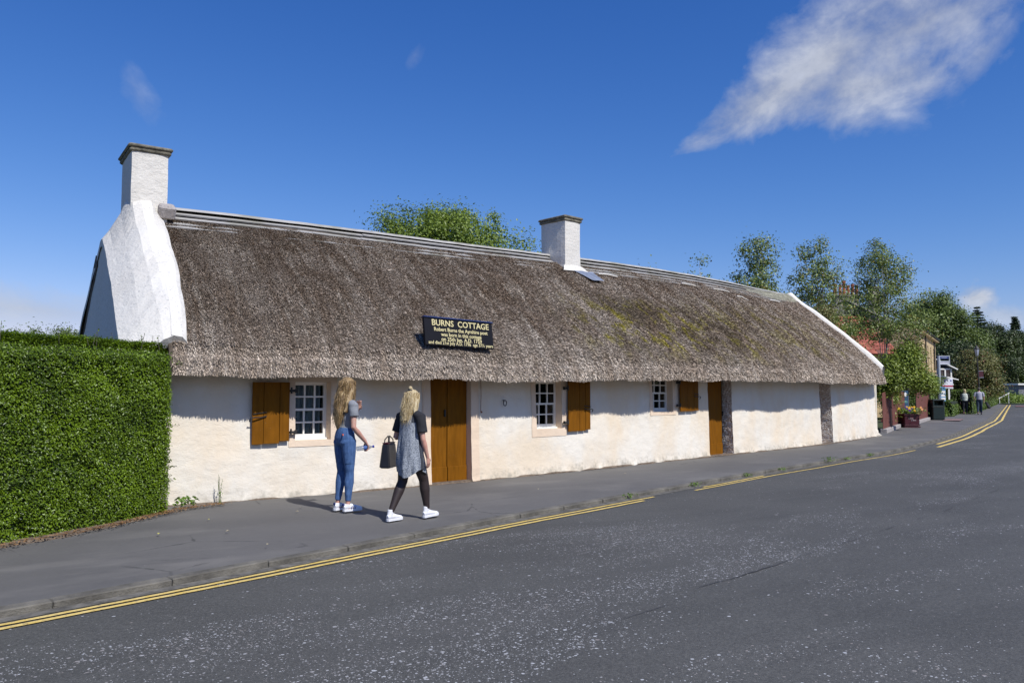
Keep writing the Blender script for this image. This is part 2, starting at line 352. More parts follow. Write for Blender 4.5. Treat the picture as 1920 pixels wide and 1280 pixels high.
def copytree(o, parent=None):
    c = o.copy(); COL.objects.link(c); c.parent = parent
    for ch in list(o.children): copytree(ch, c)
    return c
def norm(a): return a / np.maximum(np.linalg.norm(a, axis=-1, keepdims=True), 1e-9)
def leaves(P, N, L, Wd, up=.4, fold=.25, rnd=.8):
    """folded two-triangle leaves at P facing roughly N"""
    n = len(P); nn = norm(N + R.normal(0, rnd, (n, 3)) * .6 + np.array([0, 0, up])); t = norm(np.cross(nn, R.normal(0, 1, (n, 3)))); b = np.cross(nn, t)
    l = (L * R.uniform(.65, 1.3, n))[:, None]; w = (Wd * R.uniform(.7, 1.25, n))[:, None]
    a = P - t * l * .5; c = P + t * l * .5; m = P - t * l * .05
    V = np.stack([a, m + b * w * .5 + nn * w * fold, c, m - b * w * .5 + nn * w * fold], 1).reshape(-1, 3)
    i = np.arange(n)[:, None] * 4; F = np.concatenate([i + [0, 1, 2], i + [0, 2, 3]], 1).reshape(-1, 3)
    return V, F

# ------------------------------------------------------------------ street plan: the cottage front follows a gentle bend
WX = np.array([-6, 1.5, 3, 4.8, 7.2, 10.3, 14.3, 17.7, 20.2, 23, 25.8, 29]); WY = np.array([11.5, 11.5, 11.5, 11.54, 11.8, 12.31, 13.0, 13.6, 14.1, 14.85, 15.75, 16.85])
_k = np.linspace(-1.5, 1.5, 31); _w = np.exp(-(_k / .7) ** 2 / 2); _w /= _w.sum()
_gx = np.linspace(-4, 28, 1601); _gy = sum(w * np.interp(_gx + k, WX, WY) for w, k in zip(_w, _k)); _gs = np.gradient(_gy, _gx)
def wallY(X): return np.interp(X, _gx, _gy)
def nrm(X):
    s = np.interp(X, _gx, _gs); h = np.sqrt(s * s + 1); return -s / h, 1 / h
def P(X, o, z):
    """point beside the cottage front: X along it, o metres behind its face, z up"""
    a, b = nrm(X); return Vector((float(X + a * o), float(wallY(X) + b * o), float(z)))
def Pn(X, o, z):
    a, b = nrm(X); return np.stack([X + a * o, wallY(X) + b * o, z], -1)
_tx = [1.5, 2.5, 4, 6, 8, 10, 12, 14, 16, 18, 20, 22, 24, 26]
def ridgeZ(X): return np.interp(X, _tx, [4.56, 4.58, 4.60, 4.625, 4.66, 4.715, 4.78, 4.845, 4.885, 4.90, 4.90, 4.90, 4.93, 5.0])
def eaveZ(X): return np.interp(X, _tx, [1.89, 1.87, 1.85, 1.84, 1.84, 1.855, 1.87, 1.885, 1.895, 1.905, 1.90, 1.885, 1.885, 1.89]) + .010 * np.sin(np.asarray(X) * 3.1 + 1) + .008 * np.sin(np.asarray(X) * 7.3)
def over(X): return np.interp(X, [1.5, 3, 8, 14, 18, 20.5, 25.4], [.46, .49, .57, .60, .68, .62, .38]) + .012 * np.sin(np.asarray(X) * 2.3) + .009 * np.sin(np.asarray(X) * 5.1)
PO = np.array([0, .10, .2, .36, .70, 1.3, 2.0, 2.8]); PZ = np.array([0, .01, .20, .35, .64, .95, 1.0, 1.0])
def roof(X, v):
    """front roof surface at wall station X, v 0 (eave lip) .. 1 (ridge) -> (o, z)"""
    ov = over(X); ze = eaveZ(X); zr = ridgeZ(X); D = 2.8
    vv = np.array([0, .035, .09, .2, .45, .72, 1.0]); oo = np.array([0., .014, .045, .145, .40, .70, 1.0]); zz = np.array([0, .055, .135, .255, .505, .775, 1.0])
    return -ov + np.interp(v, vv, oo) * (D + ov), ze + np.interp(v, vv, zz) * (zr - ze)

# ------------------------------------------------------------------ ground, road, pavement
KX = np.array([-40, -12, -5, .24, .96, 1.79, 3.15, 5.19, 7.21, 10.6, 12.59, 16.03, 20.78, 28.43, 45.66, 98.0, 104, 106])
KY = np.array([-1.5, 4.4, 5.75, 6.88, 7.07, 7.33, 7.69, 8.33, 8.85, 9.73, 10.24, 11.02, 12.05, 14.6, 21.4, 44.2, 50, 60])
def resample(xs, ys, step):
    d = np.r_[0, np.cumsum(np.hypot(np.diff(xs), np.diff(ys)))]; s = np.arange(0, d[-1], step); x = np.interp(s, d, xs); y = np.interp(s, d, ys)
    k = np.ones(5) / 5
    for _ in range(3):
        x[2:-2] = np.convolve(x, k, 'valid'); y[2:-2] = np.convolve(y, k, 'valid')
    return x, y
kx, ky = resample(KX, KY, .5)
tx_ = np.gradient(kx); ty_ = np.gradient(ky); th = np.hypot(tx_, ty_); tx_ /= th; ty_ /= th; knx, kny = -ty_, tx_      # normal towards the cottage
def strip(name, offs, zs, mat, parent=None, i0=0, i1=None, jit=0., smooth=True):
    i1 = len(kx) if i1 is None else i1; V = []
    for i in range(i0, i1):
        for o, z in zip(offs, zs):
            j = jit * noise.noise(Vector((kx[i] * 3, o * 9, 4))) if jit else 0
            V.append((kx[i] + knx[i] * (o + j), ky[i] + kny[i] * (o + j), z))
    k = len(offs); F = [(i * k + j, i * k + j + 1, (i + 1) * k + j + 1, (i + 1) * k + j) for i in range(i1 - i0 - 1) for j in range(k - 1)]
    return mesh(name, V, F, mat, parent, smooth)
ground = mesh('ground', [(-900, -900, -.16), (1500, -900, -.16), (1500, 1500, -.16), (-900, 1500, -.16)], [(0, 1, 2, 3)], M_grassbase); ground['kind'] = 'structure'
rd = strip('road', list(np.linspace(-8.6, -.01, 9)), [-.06, -.03, -.01, 0, 0, -.005, -.015, -.032, -.052], M_road); rd['kind'] = 'structure'
gs = strip('gutter', [-.15, -.01], [-.0445, -.047], M_gutter); gs['kind'] = 'structure'
# pavement from kerb to the back line
BX = np.array([-40, -12, -3, .3, 2, 26, 28, 34.8, 41.7, 47.9, 54, 97.5, 103, 104.5]); BY = np.array([1.5, 7.2, 9.2, 11.5, 12.1, 16.6, 17.0, 20.2, 22.9, 24.9, 27.6, 46, 52, 60])
bx, by = resample(BX, BY, .5)
V = []; F = []; nk = len(kx); cols = 10
for i in range(nk):
    d = np.hypot(bx - kx[i], by - ky[i]); pr = (bx - kx[i]) * tx_[i] + (by - ky[i]) * ty_[i]; j = int(np.argmin(np.abs(pr) + d * .02)); wd = max(1.2, (bx[j] - kx[i]) * knx[i] + (by[j] - ky[i]) * kny[i])
    for c in range(cols):
        f = c / (cols - 1); o = .11 + (wd - .11) * f
        z = .05 * min(1, f * 1.1) + .008 * noise.noise(Vector((kx[i] * .5, o * .6, 2))); V.append((kx[i] + knx[i] * o, ky[i] + kny[i] * o, z if c else -.006))
F = [(i * cols + j, i * cols + j + 1, (i + 1) * cols + j + 1, (i + 1) * cols + j) for i in range(nk - 1) for j in range(cols - 1)]
pv = mesh('pavement', V, F, M_pave, None, True); pv['kind'] = 'structure'
# soil strip along the foot of the wall and hedge
def ribbon(name, path, w0, w1, z, mat, jit=.05, kind='structure', step=.12, parent=None):
    xs, ys = resample([p[0] for p in path], [p[1] for p in path], step); tx = np.gradient(xs); ty = np.gradient(ys); h = np.hypot(tx, ty); tx /= h; ty /= h; V = []
    for i in range(len(xs)):
        a = w0 + jit * noise.noise(Vector((xs[i] * 2.3, ys[i] * 2.3, 1.))); b = w1
        V += [(xs[i] - ty[i] * b, ys[i] + tx[i] * b, z), (xs[i] - ty[i] * (a + .05), ys[i] + tx[i] * (a + .05), z - .004), (xs[i] - ty[i] * a, ys[i] + tx[i] * a, z - .03)]
    o = mesh(name, V, [(3 * i + j, 3 * i + j + 1, 3 * i + j + 4, 3 * i + j + 3) for i in range(len(xs) - 1) for j in (0, 1)], mat, parent, True)
    if kind: o['kind'] = kind
    return o
wp = [(x, float(wallY(x))) for x in np.arange(2.2, 26, .5)]
ribbon('soil_strip', wp, -.10, .05, .066, M_soil, .06)
hedge_line = [(-6, 6.9), (-3, 7.75), (-1, 8.65), (.3, 9.42), (.8, 9.79), (1.35, 10.16), (2.02, 10.75), (2.25, 11.3)]
ribbon('hedge_soil', hedge_line, -.04, .6, .060, M_soil, .10)
# kerb stones
kerb = empty('kerb', kind='structure')
stone_meshes = []
for q in range(4):
    b = MB().box((0, 0, 0), (.914, .13, .16), bev=.009); me = mesh('kerb_stone', [(v[0], v[1] + .006 * noise.noise(Vector(v) * 5 + Vector((q, 0, 0))), v[2] + .006 * noise.noise(Vector(v) * 4 + Vector((0, q, 3)))) for v in b.V], b.F, M_kerb)
    stone_meshes.append(me.data); bpy.data.objects.remove(me)
dk = np.r_[0, np.cumsum(np.hypot(np.diff(kx), np.diff(ky)))]; s0 = float(np.interp(-3, kx, dk)); s = s0; cnt = 0
while s < float(np.interp(104, kx, dk)) - 1 and cnt < 150:
    m = s + .46; x = float(np.interp(m, dk, kx)); y = float(np.interp(m, dk, ky)); a = float(np.interp(m, dk, np.unwrap(np.arctan2(ty_, tx_))))
    o = bpy.data.objects.new('kerb_stone', stone_meshes[cnt % 4]); link(o, kerb); o.location = (x - sin(a) * .062, y + cos(a) * .062, -.073 + random.uniform(-.006, .004)); o.rotation_euler = (random.uniform(-.03, .03), 0, a + random.uniform(-.008, .008)); s += .917 + random.uniform(0, .01); cnt += 1
# yellow lines
def yl(name, off, w, x0, x1, label):
    ok = [i for i in range(len(kx)) if x0 <= kx[i] <= x1]; i0, i1 = ok[0], ok[-1] + 1; X, Y = kx[i0:i1], ky[i0:i1]
    s = np.r_[0, np.cumsum(np.hypot(np.diff(X), np.diff(Y)))]; ss = np.arange(0, s[-1], .12); V = []
    for q in ss:
        x = np.interp(q, s, X); y = np.interp(q, s, Y); ax_ = np.interp(q, s, knx[i0:i1]); ay_ = np.interp(q, s, kny[i0:i1])
        j = .010 * noise.noise(Vector((x * 6, y * 6, off * 50))) + .03 * noise.noise(Vector((x * .5, off * 9, 1)))
        for e in (0, w):
            o = off - e + j + .005 * noise.noise(Vector((x * 20, y * 20, e * 90))); V.append((x + ax_ * o, y + ay_ * o, -.052 + .0187 * (-o - .01) + .0085))
    o = mesh(name, V, [(2 * i, 2 * i + 1, 2 * i + 3, 2 * i + 2) for i in range(len(ss) - 1)], M_yellow, None, True); tag(o, label, 'road marking', 'double yellow lines beside the kerb', 'structure'); return o
yl('yellow_line', -.20, .055, -12, 9.0, 'inner worn yellow line from the left frame edge to the first gap')
yl('yellow_line', -.315, .06, -12, 8.5, 'outer worn yellow line from the left frame edge to the first gap')
yl('yellow_line', -.17, .05, 9.8, 13.0, 'inner short stretch of yellow line opposite the second window')
yl('yellow_line', -.29, .05, 9.6, 21.8, 'single outer yellow line opposite the right part of the cottage')
yl('yellow_line', -.22, .10, 24.0, 97, 'inner bold yellow line following the far bend of the kerb')
yl('yellow_line', -.50, .11, 22.5, 97, 'outer bold yellow line following the far bend of the kerb')
M_tar = simple('tar_seam', (.045, .044, .044), .8, .3, 30)
def seam(path, w, n_=7):
    xs, ys = resample([p[0] for p in path], [p[1] for p in path], .07); tx = np.gradient(xs); ty = np.gradient(ys); h = np.hypot(tx, ty); tx /= h; ty /= h; V = []
    for i in range(len(xs)):
        m_ = .05 * noise.noise(Vector((xs[i] * 1.7, ys[i] * 1.7, n_))) + .02 * noise.noise(Vector((xs[i] * 7, ys[i] * 7, n_))); ww = max(.0002, w * (.15 + 2.2 * noise.noise(Vector((xs[i] * 1.6, ys[i] * 1.6, n_ + 3)))))
        for sg in (-1, 1): V.append((xs[i] - ty[i] * (m_ + sg * ww), ys[i] + tx[i] * (m_ + sg * ww), .004))
    o = mesh('road_seam', V, [(2 * i, 2 * i + 1, 2 * i + 3, 2 * i + 2) for i in range(len(xs) - 1)], M_tar); o['kind'] = 'structure'
seam([(2.0, 3.65), (2.94, 3.95), (3.9, 4.23), (5.03, 4.56), (6.91, 4.91), (8.42, 5.2), (10.19, 5.51), (13.57, 6.3), (20, 8.2), (34, 12.4)], .006)
seam([(13.3, 8.6), (13.5, 8.2), (14.0, 7.4), (14.6, 6.4), (15.2, 5.2)], .012, 11)
def patch(name, pts, z, mat, label=None):
    o = mesh(name, [(x, y, z) for x, y in pts], [tuple(range(len(pts)))], mat); o['kind'] = 'structure'
    if label: o['label'] = label
    return o
patch('red_road_band', [(84, 30.6), (90, 32), (91.5, 40.2), (85.5, 37.6)], .006, M_redsurf)
patch('tactile_paving', [(41.6, 20.9), (44.6, 22.2), (44.2, 22.9), (41.2, 21.6)], .062, simple('pink_tactile', (.20, .13, .12), .9, .2, 20))

# ================================================================== THE COTTAGE
cot = empty('cottage', (2, 11.5, 0), label='long low whitewashed cottage with a brown thatched roof and two white chimneys', cat='cottage')
cot.location = (0, 0, 0)
OPEN = [('w', 3.975, 4.525, .85, 1.71), ('w', 8.70, 9.38, .865, 1.76), ('w', 12.235, 12.97, 1.115, 1.9), ('d', 6.31, 7.145, -.05, 1.84), ('d', 14.38, 15.44, -.05, 1.9), ('n', 20.28, 21.15, -.05, 1.9)]
def wdisp(X, z):
    """outward bulge of the old wall (positive towards the street)"""
    v = Vector((X * 1.0, z * 1.2, 5)); d = .022 * noise.noise(v) + .008 * noise.noise(v * 5) + .004 * noise.noise(v * 14)
    d += .05 * (1 - z / 1.9) if z < 1.9 else 0
    if z < .12: d += .035 * (1 - z / .12) * (.6 + noise.noise(Vector((X * 3, 0, 0))))
    if X > 25.0: d += .10 * (X - 25.0) ** 2 * (1 if z > .25 else 1.8)
    return d
X0W, X1W = 1.62, 25.55
def cuts(lo, hi, st, ex):
    a = set(np.round(np.arange(lo, hi + 1e-6, st), 4)); a |= {hi}
    a = {x for x in a if all(abs(x - e) > st * .4 for e in ex)} | set(ex); return sorted(a)
xc = cuts(X0W, X1W, .05, [e for o in OPEN for e in o[1:3]]); zc = cuts(-.08, 2.2, .05, [e for o in OPEN for e in o[3:5] if e > 0])
idx = {}; V = []; F = []
for i, x in enumerate(xc):
    for j, z in enumerate(zc):
        foot = .015 * noise.noise(Vector((x * 5, 1, 1))) if j == 0 else 0
        idx[i, j] = len(V); V.append(P(x, -wdisp(x, z), z))
for i in range(len(xc) - 1):
    for j in range(len(zc) - 1):
        mx, mz = (xc[i] + xc[i + 1]) / 2, (zc[j] + zc[j + 1]) / 2
        if any(o[1] < mx < o[2] and o[3] < mz < o[4] for o in OPEN): continue
        F.append((idx[i, j], idx[i + 1, j], idx[i + 1, j + 1], idx[i, j + 1]))
front = mesh('front_wall', V, F, M_wall, cot, True)
def reveal(name, kind, Xa, Xb, z0, z1, dep, mL, mR, mT):
    zz = np.linspace(z0, z1, max(3, int((z1 - z0) / .06)))
    for X, m, nm in ((Xa, mL, 'left'), (Xb, mR, 'right')):
        V = []; F = []; dd = np.linspace(0, dep, 5)
        for z in zz:
            f = -wdisp(X, z)
            for d in dd:
                rough = .018 * noise.noise(Vector((X * 9, z * 16, d * 22))) if m is M_rubble and 0 < d else 0
                V.append(P(X + rough, f + (dep - f) * d / dep, z))
        k = len(dd); F = [(a * k + b, a * k + b + 1, (a + 1) * k + b + 1, (a + 1) * k + b) for a in range(len(zz) - 1) for b in range(k - 1)]
        mesh(name, V, F, m, cot, m is M_rubble)
    for z in ((z0, z1) if z0 > 0 else (z1, .045)):
        V = [P(Xa, -wdisp(Xa, z), z), P(Xb, -wdisp(Xb, z), z), P(Xb, dep, z + .004), P(Xa, dep, z + .004)]; mesh('window_sill' if z == z0 else ('threshold' if z < .1 else 'lintel'), V, [(0, 1, 2, 3)], mT if z > .1 else M_mortar, cot)
for k, a, b, z0, z1 in OPEN:
    if k == 'w': reveal('window_reveal', k, a, b, z0, z1, .20, M_peach, M_peach, M_peach)
reveal('door_reveal', 'd', 6.31, 7.145, -.05, 1.84, .16, M_peach, M_peach, M_peach)
reveal('door_reveal', 'd', 14.38, 15.44, -.05, 1.9, .26, M_wall, M_rubble, M_wall)
reveal('doorway_reveal', 'n', 20.28, 21.15, -.05, 1.9, .62, M_rubble, M_rubble, M_wall)
mesh('recess_back', [P(20.2, .6, -.05), P(21.3, .6, -.05), P(21.3, .6, 2), P(20.2, .6, 2)], [(0, 1, 2, 3)], M_rubble, cot)
# painted stone margins, a centimetre proud of the wall
def margin(name, Xa, Xb, z0, z1, w, bottom=True, wb=None):
    V = []; F = []; wb = wb or w
    segs = [(Xa - w, Xa, (z0 - wb) if bottom else z0, z1 + w), (Xb, Xb + w, (z0 - wb) if bottom else z0, z1 + w), (Xa, Xb, z1, z1 + w)] + ([(Xa, Xb, z0 - wb, z0)] if bottom else [])
    for (a, b, c, d) in segs:
        nx = max(2, int((b - a) / .05) + 1); nz = max(2, int((d - c) / .05) + 1); base = len(V)
        for i in range(nx):
            for j in range(nz):
                x = a + (b - a) * i / (nx - 1); z = c + (d - c) * j / (nz - 1); e = -wdisp(x, z) - .008
                if i == 0 and a < Xa: x += .008 * noise.noise(Vector((z * 6, 1, 2)))
                if i == nx - 1 and b > Xb: x += .008 * noise.noise(Vector((z * 6, 4, 2)))
                V.append(P(x, e, z))
        F += [(base + i * nz + j, base + (i + 1) * nz + j, base + (i + 1) * nz + j + 1, base + i * nz + j + 1) for i in range(nx - 1) for j in range(nz - 1)]
    return mesh(name, V, F, M_peach, cot, True)
margin('window_margin', 3.975, 4.525, .85, 1.71, .10, wb=.09); margin('window_margin', 8.70, 9.38, .865, 1.76, .12, wb=.14); margin('window_margin', 12.235, 12.97, 1.115, 1.9, .11, wb=.07)
margin('door_margin', 6.31, 7.145, .0, 1.84, .17, False)
# windows
def fixedframe(X):
    a, b = nrm(X); return Matrix(((b, a, 0, 0), (-a, b, 0, 0), (0, 0, 1, 0), (0, 0, 0, 1)))     # local x along the wall, y inward
def lb(mb, X, o, z, d, ref=None, bev=0., tilt=0.):
    M = fixedframe(X if ref is None else ref)
    if tilt: M = M @ Matrix.Rotation(tilt, 4, 'Y')
    return mb.box(P(X, o, z), d, M=M, bev=bev)
def window(Xa, Xb, z0, z1, ncol, nrow, dep=.16):
    w = Xb - Xa; h = z1 - z0; xm = (Xa + Xb) / 2; m = MB(); st = .05; br = .085; tr = .05
    lb(m, Xa + st / 2, dep, z0 + h / 2, (st, .05, h)); lb(m, Xb - st / 2, dep, z0 + h / 2, (st, .05, h)); lb(m, xm, dep, z0 + br / 2, (w - 2 * st, .05, br)); lb(m, xm, dep, z1 - tr / 2, (w - 2 * st, .05, tr))
    lb(m, xm, dep - .03, z0 + .012, (w, .10, .03), bev=.004)
    gw = w - 2 * st; gh = h - br - tr; mu = .024; pw = (gw - (ncol - 1) * mu) / ncol; meet = .036; ph = (gh - (nrow - 2) * mu - meet) / nrow
    fr = None; gl = []
    z = z0 + br
    for r in range(nrow):
        off = dep if r < nrow / 2 else dep - .022
        for c in range(ncol):
            gl.append((Xa + st + c * (pw + mu) + pw / 2, off + .006, z + ph / 2, pw, ph))
            if c: lb(m, Xa + st + c * (pw + mu) - mu / 2, off - .002, z + ph / 2, (mu, .032, ph))
        z += ph
        if r < nrow - 1:
            t = meet if r == nrow // 2 - 1 else mu; lb(m, xm, dep - (.012 if t == meet else (0 if r < nrow / 2 else .022)), z + t / 2, (gw, .045 if t == meet else .031, t)); z += t
    fr = m.build('window', M_white, cot)
    for (x, o, zz, a, b) in gl:
        q = MB(); lb(q, x, o, zz, (a - .001, .004, b - .001)); q.build('pane', M_glass, fr)
    # net curtain in two gathered halves, and a backing box coloured dark for the unlit room
    V = []; F = []; n = 60
    for i in range(n + 1):
        u = i / n; x = Xa + w * u * .86; o = dep + .050 + .012 * sin(u * 60) + .01 * sin(u * 23 + 1)
        V += [P(x, o, z0 - .02), P(x, o + .01 * sin(u * 31), z1)]
    F = [(2 * i, 2 * i + 2, 2 * i + 3, 2 * i + 1) for i in range(n)]; mesh('curtain', V, F, M_curtain, fr, True)
    e = .03; V = [P(x, o, z) for o in (dep + .025, dep + .9) for x in (Xa - e, Xb + e) for z in (z0 - e, z1 + e)]
    mesh('dark_backing', V, [(4, 5, 7, 6), (0, 4, 5, 1), (2, 6, 7, 3), (0, 2, 6, 4), (1, 3, 7, 5)], M_dark, fr)
window(3.975, 4.525, .85, 1.71, 3, 4); window(8.70, 9.38, .865, 1.76, 3, 4); window(12.235, 12.97, 1.115, 1.9, 3, 4)
# shutters
def shutter(Xa, Xb, z0, z1, parts, hinge_left, step):
    sh = empty('shutter', (0, 0, 0)); sh.parent = cot; x = Xa; W_ = Xb - Xa; ref = (Xa + Xb) / 2
    for i, f in enumerate(parts):
        w = W_ * f; b = MB(); dz = step[i]; lb(b, x + w / 2, -.078 + .002 * (i % 2), (z0 + z1) / 2 + dz / 2, (w - .005, .03, z1 - z0 - dz), ref, bev=.004); b.build('plank', M_ochre, sh); x += w
    hx, sgn = (Xa, -1) if hinge_left else (Xb, 1)
    for z in (z0 + (z1 - z0) * .18, z1 - (z1 - z0) * .14):
        b = MB(); lb(b, hx + sgn * .05, -.085, z, (.10, .03, .035), bev=.006); b.tube([P(hx + sgn * .02, -.10, z - .04), P(hx + sgn * .02, -.10, z + .05)], .014, 8); lb(b, hx + sgn * .10, -.075, z, (.03, .05, .06), bev=.006); b.build('hinge', M_iron, sh)
    lx, sg = (Xb, 1) if hinge_left else (Xa, -1); z = z0 + (z1 - z0) * .43
    b = MB(); b.tube([P(lx - sg * .20, -.104, z + .02), P(lx - sg * .12, -.112, z), P(lx - sg * .02, -.145, z + .005), P(lx + sg * .03, -.13, z - .005), P(lx + sg * .035, -.10, z - .05)], .009, 6); b.tube([P(lx - sg * .01, -.104, z + .05), P(lx - sg * .2, -.104, z + .075)], .007, 6)
    b.build('latch', M_iron, sh)
    return sh
M_rust = simple('rust', (.25, .09, .04), .9, .5, 40)
shutter(3.325, 3.865, .82, 1.70, [.30, .43, .27], False, [0, .005, .035]); shutter(9.50, 10.13, .80, 1.76, [.5, .27, .23], True, [0, .0, .02]); shutter(13.17, 13.88, 1.115, 1.87, [.4, .35, .25], True, [0, 0, .01])
# doors
def door(Xa, Xb, z0, z1, dep, nleaf, kick):
    d = empty('door', (0, 0, 0)); d.parent = cot; w = (Xb - Xa) / nleaf
    for i in range(nleaf):
        xa = Xa + i * w; b = MB(); lb(b, xa + w / 2, dep, (z0 + z1) / 2, (w - .010, .04, z1 - z0), (Xa + Xb) / 2, bev=.006)
        q = b.build('door_leaf', M_ochre, d)
        b = MB(); lb(b, xa + w / 2, dep - .028, z0 + kick / 2, (w - .014, .018, kick), (Xa + Xb) / 2, bev=.005); b.build('kick_board', M_ochre, d)
    b = MB(); lb(b, Xb - .0 if nleaf == 1 else Xa + w * 1.0 - .06, dep - .035, 1.02 if nleaf == 1 else 1.20, (.03, .03, .12), bev=.006); b.build('latch', M_iron, d)
    b = MB(); lb(b, (Xa + Xb) / 2, dep + .05, (z0 + z1) / 2, (Xb - Xa + .2, .02, z1 - z0 + .1)); b.build('door_backing', M_dark, d)  # full-size sheet in the dark interior colour behind the leaves
door(6.31, 7.145, .045, 1.88, .11, 2, .26); door(14.38, 15.30, .04, 1.95, .20, 1, .27)
# fittings on the wall
b = MB(); 
for k in range(16):
    a0, a1 = 2 * pi * k / 16, 2 * pi * (k + 1) / 16; b.tube([P(7.88 + .038 * sin(a0), -.07, 1.36 + .048 * cos(a0)), P(7.88 + .038 * sin(a1), -.07, 1.36 + .048 * cos(a1))], .008, 6, False)
b.tube([P(7.88, .0, 1.41), P(7.88, -.075, 1.405)], .009, 6); b.build('iron_ring', M_iron, cot)
for x, zb in ((6.14, 1.17), (7.33, 1.21)):
    b = MB(); b.tube([P(x, -.055, 1.9), P(x + .006, -.062, 1.5), P(x, -.06, zb)], .006, 6); b.ell(P(x + .01, -.07, zb), (.016, .016, .018), 8, 6); b.build('wall_rod', M_rust if x > 7 else M_peach, cot)
# ---- roof body
xs = np.arange(2.15, 25.42, .06); vs = np.r_[np.linspace(0, .2, 10), np.linspace(.23, 1, 28)]
VV = []
for x in xs:
    zb = float(eaveZ(x)); row = [(.08, zb + .22), (-float(over(x)) * .45, zb + .05)]
    for v in vs: o, z = roof(x, v); row.append((float(o), float(z)))
    for v in vs[::-1][1::3]: o, z = roof(x, v); row.append((5.7 - float(o), float(z)))
    for k, (o, z) in enumerate(row):
        nz = .05 * noise.noise(Vector((x * .55, o * .9, 3))) + .022 * noise.noise(Vector((x * 2.6, o * 3, 7))); p = P(x, o - nz * .6, z + nz * .8); VV.append(p)
nr = len(row); F = [(i * nr + j, (i + 1) * nr + j, (i + 1) * nr + j + 1, i * nr + j + 1) for i in range(len(xs) - 1) for j in range(nr - 1)]
F += [tuple(range(nr - 1, -1, -1)), tuple(range((len(xs) - 1) * nr, len(xs) * nr))]
thatch = mesh('thatch', VV, F, M_thatch, cot, True)
def nz_arr(X, o):
    return np.array([.05 * noise.noise(Vector((x * .55, q * .9, 3))) + .022 * noise.noise(Vector((x * 2.6, q * 3, 7))) for x, q in zip(X, o)])
def reeds(n, vlo, vhi, Lm, Wm, lift, xr=(2.2, 25.4), spread=.35, dens=None):
    X = R.uniform(xr[0], xr[1], n)
    if dens: # more and narrower reeds close to the street camera end
        X = xr[0] + (xr[1] - xr[0]) * R.uniform(0, 1, n) ** dens
    v = R.uniform(vlo, vhi, n)
    o = np.empty(n); z = np.empty(n); o2 = np.empty(n); z2 = np.empty(n)
    ov = over(X); ze = eaveZ(X); zr = ridgeZ(X); D = 2.8
    vv = np.array([0, .035, .09, .2, .45, .72, 1.0]); oo = np.array([0., .014, .045, .145, .40, .70, 1.0]); zz = np.array([0, .055, .135, .255, .505, .775, 1.0])
    f = lambda q: (-ov + np.interp(q, vv, oo) * (D + ov), ze + np.interp(q, vv, zz) * (zr - ze))
    o, z = f(v); o2, z2 = f(v + .02)
    do, dz = o2 - o, z2 - z; h = np.hypot(do, dz); do /= h; dz /= h
    a, b = nrm(X); nz = nz_arr(X, o)
    Pt = Pn(X, o - nz * .6, z + nz * .8)
    up = np.stack([a * do, b * do, dz], -1); out = np.stack([-a * dz, -b * dz, do], -1); al = np.stack([b, -a, np.zeros(n)], -1)
    L = Lm * R.uniform(.6, 1.4, n)[:, None]; ww = Wm * R.uniform(.7, 1.3, n)[:, None] * (1 + .035 * (X - 2))[:, None]
    d = norm(-up + out * (lift * R.uniform(.3, 1.7, n))[:, None] + al * R.normal(.0, spread, n)[:, None])
    th = R.uniform(-.9, .9, n)[:, None]; sd = norm(al * np.cos(th) + out * np.sin(th)); sd = norm(sd - d * (sd * d).sum(1, keepdims=True))
    A = Pt - out * .012; Vq = np.stack([A - sd * ww, A + sd * ww, A + d * L + sd * ww * .6, A + d * L - sd * ww * .6], 1).reshape(-1, 3)
    i = np.arange(n)[:, None] * 4; return Vq, i + [[0, 1, 2, 3]]
Vq, Fq = reeds(520000, .02, .94, .055, .0042, .42, spread=.20, dens=1.25)
st = bigmesh('reed_layer', Vq, Fq, M_straw, cot); st['kind'] = 'stuff'
Vq, Fq = reeds(70000, .0, .05, .07, .0046, .42, spread=.22, dens=1.2)
# fringe: keep it pointing down and a little out
Vf, Ff = reeds(24000, -.003, .010, .085, .0046, .20, spread=.2, dens=1.2)
st = bigmesh('eave_fringe', np.concatenate([Vq, Vf]), np.concatenate([Fq, Ff + len(Vq)]), M_straw, cot); st['kind'] = 'stuff'
# ---- ridge boards, four laps on the street side
lap_o = [2.30, 2.43, 2.56, 2.69]
def ridge_point(X, o, lift):
    ze = ridgeZ(X); k = (o - 2.8) * .83; return P(X, o, float(ze) + k + lift)
for li in range(4):
    xa = 2.42 + [0, 0, .12, .2][li]
    while xa < 23.6:
        xb = min(xa + random.uniform(2.6, 4.2), 23.6 + .4 * li)
        if xb - xa < .5: break
        for (u0, u1) in ([(xa, xb)] if not (xa < 11.9 < xb or xa < 12.5 < xb) or li < 1 else ([(xa, min(xb, 11.86))] if xa < 11.7 else []) + ([(max(xa, 12.55), xb)] if xb > 12.7 else [])):
            if u1 - u0 < .15: continue
            n = max(2, int((u1 - u0) / .25)); V = []; o0 = lap_o[li]; jz = random.uniform(-.006, .006)
            for i in range(n + 1):
                x = u0 + .006 + (u1 - u0 - .012) * i / n; w = .006 * noise.noise(Vector((x, li * 3., 0)))
                lo = ridge_point(x, o0 - .052, (.058 if li else .085) + jz + w); hi = ridge_point(x, o0 + .07, (.012 if li else .035) + jz + w); t = Vector((0, -.020, .024))
                V += [lo, lo + t, hi + t, hi]
            k = 4; F = [(i * k + a, i * k + (a + 1) % k, (i + 1) * k + (a + 1) % k, (i + 1) * k + a) for i in range(n) for a in range(4)] + [(0, 1, 2, 3), (n * 4 + 3, n * 4 + 2, n * 4 + 1, n * 4)]
            mesh('ridge_board', V, F, M_ridge, cot)
        xa = xb
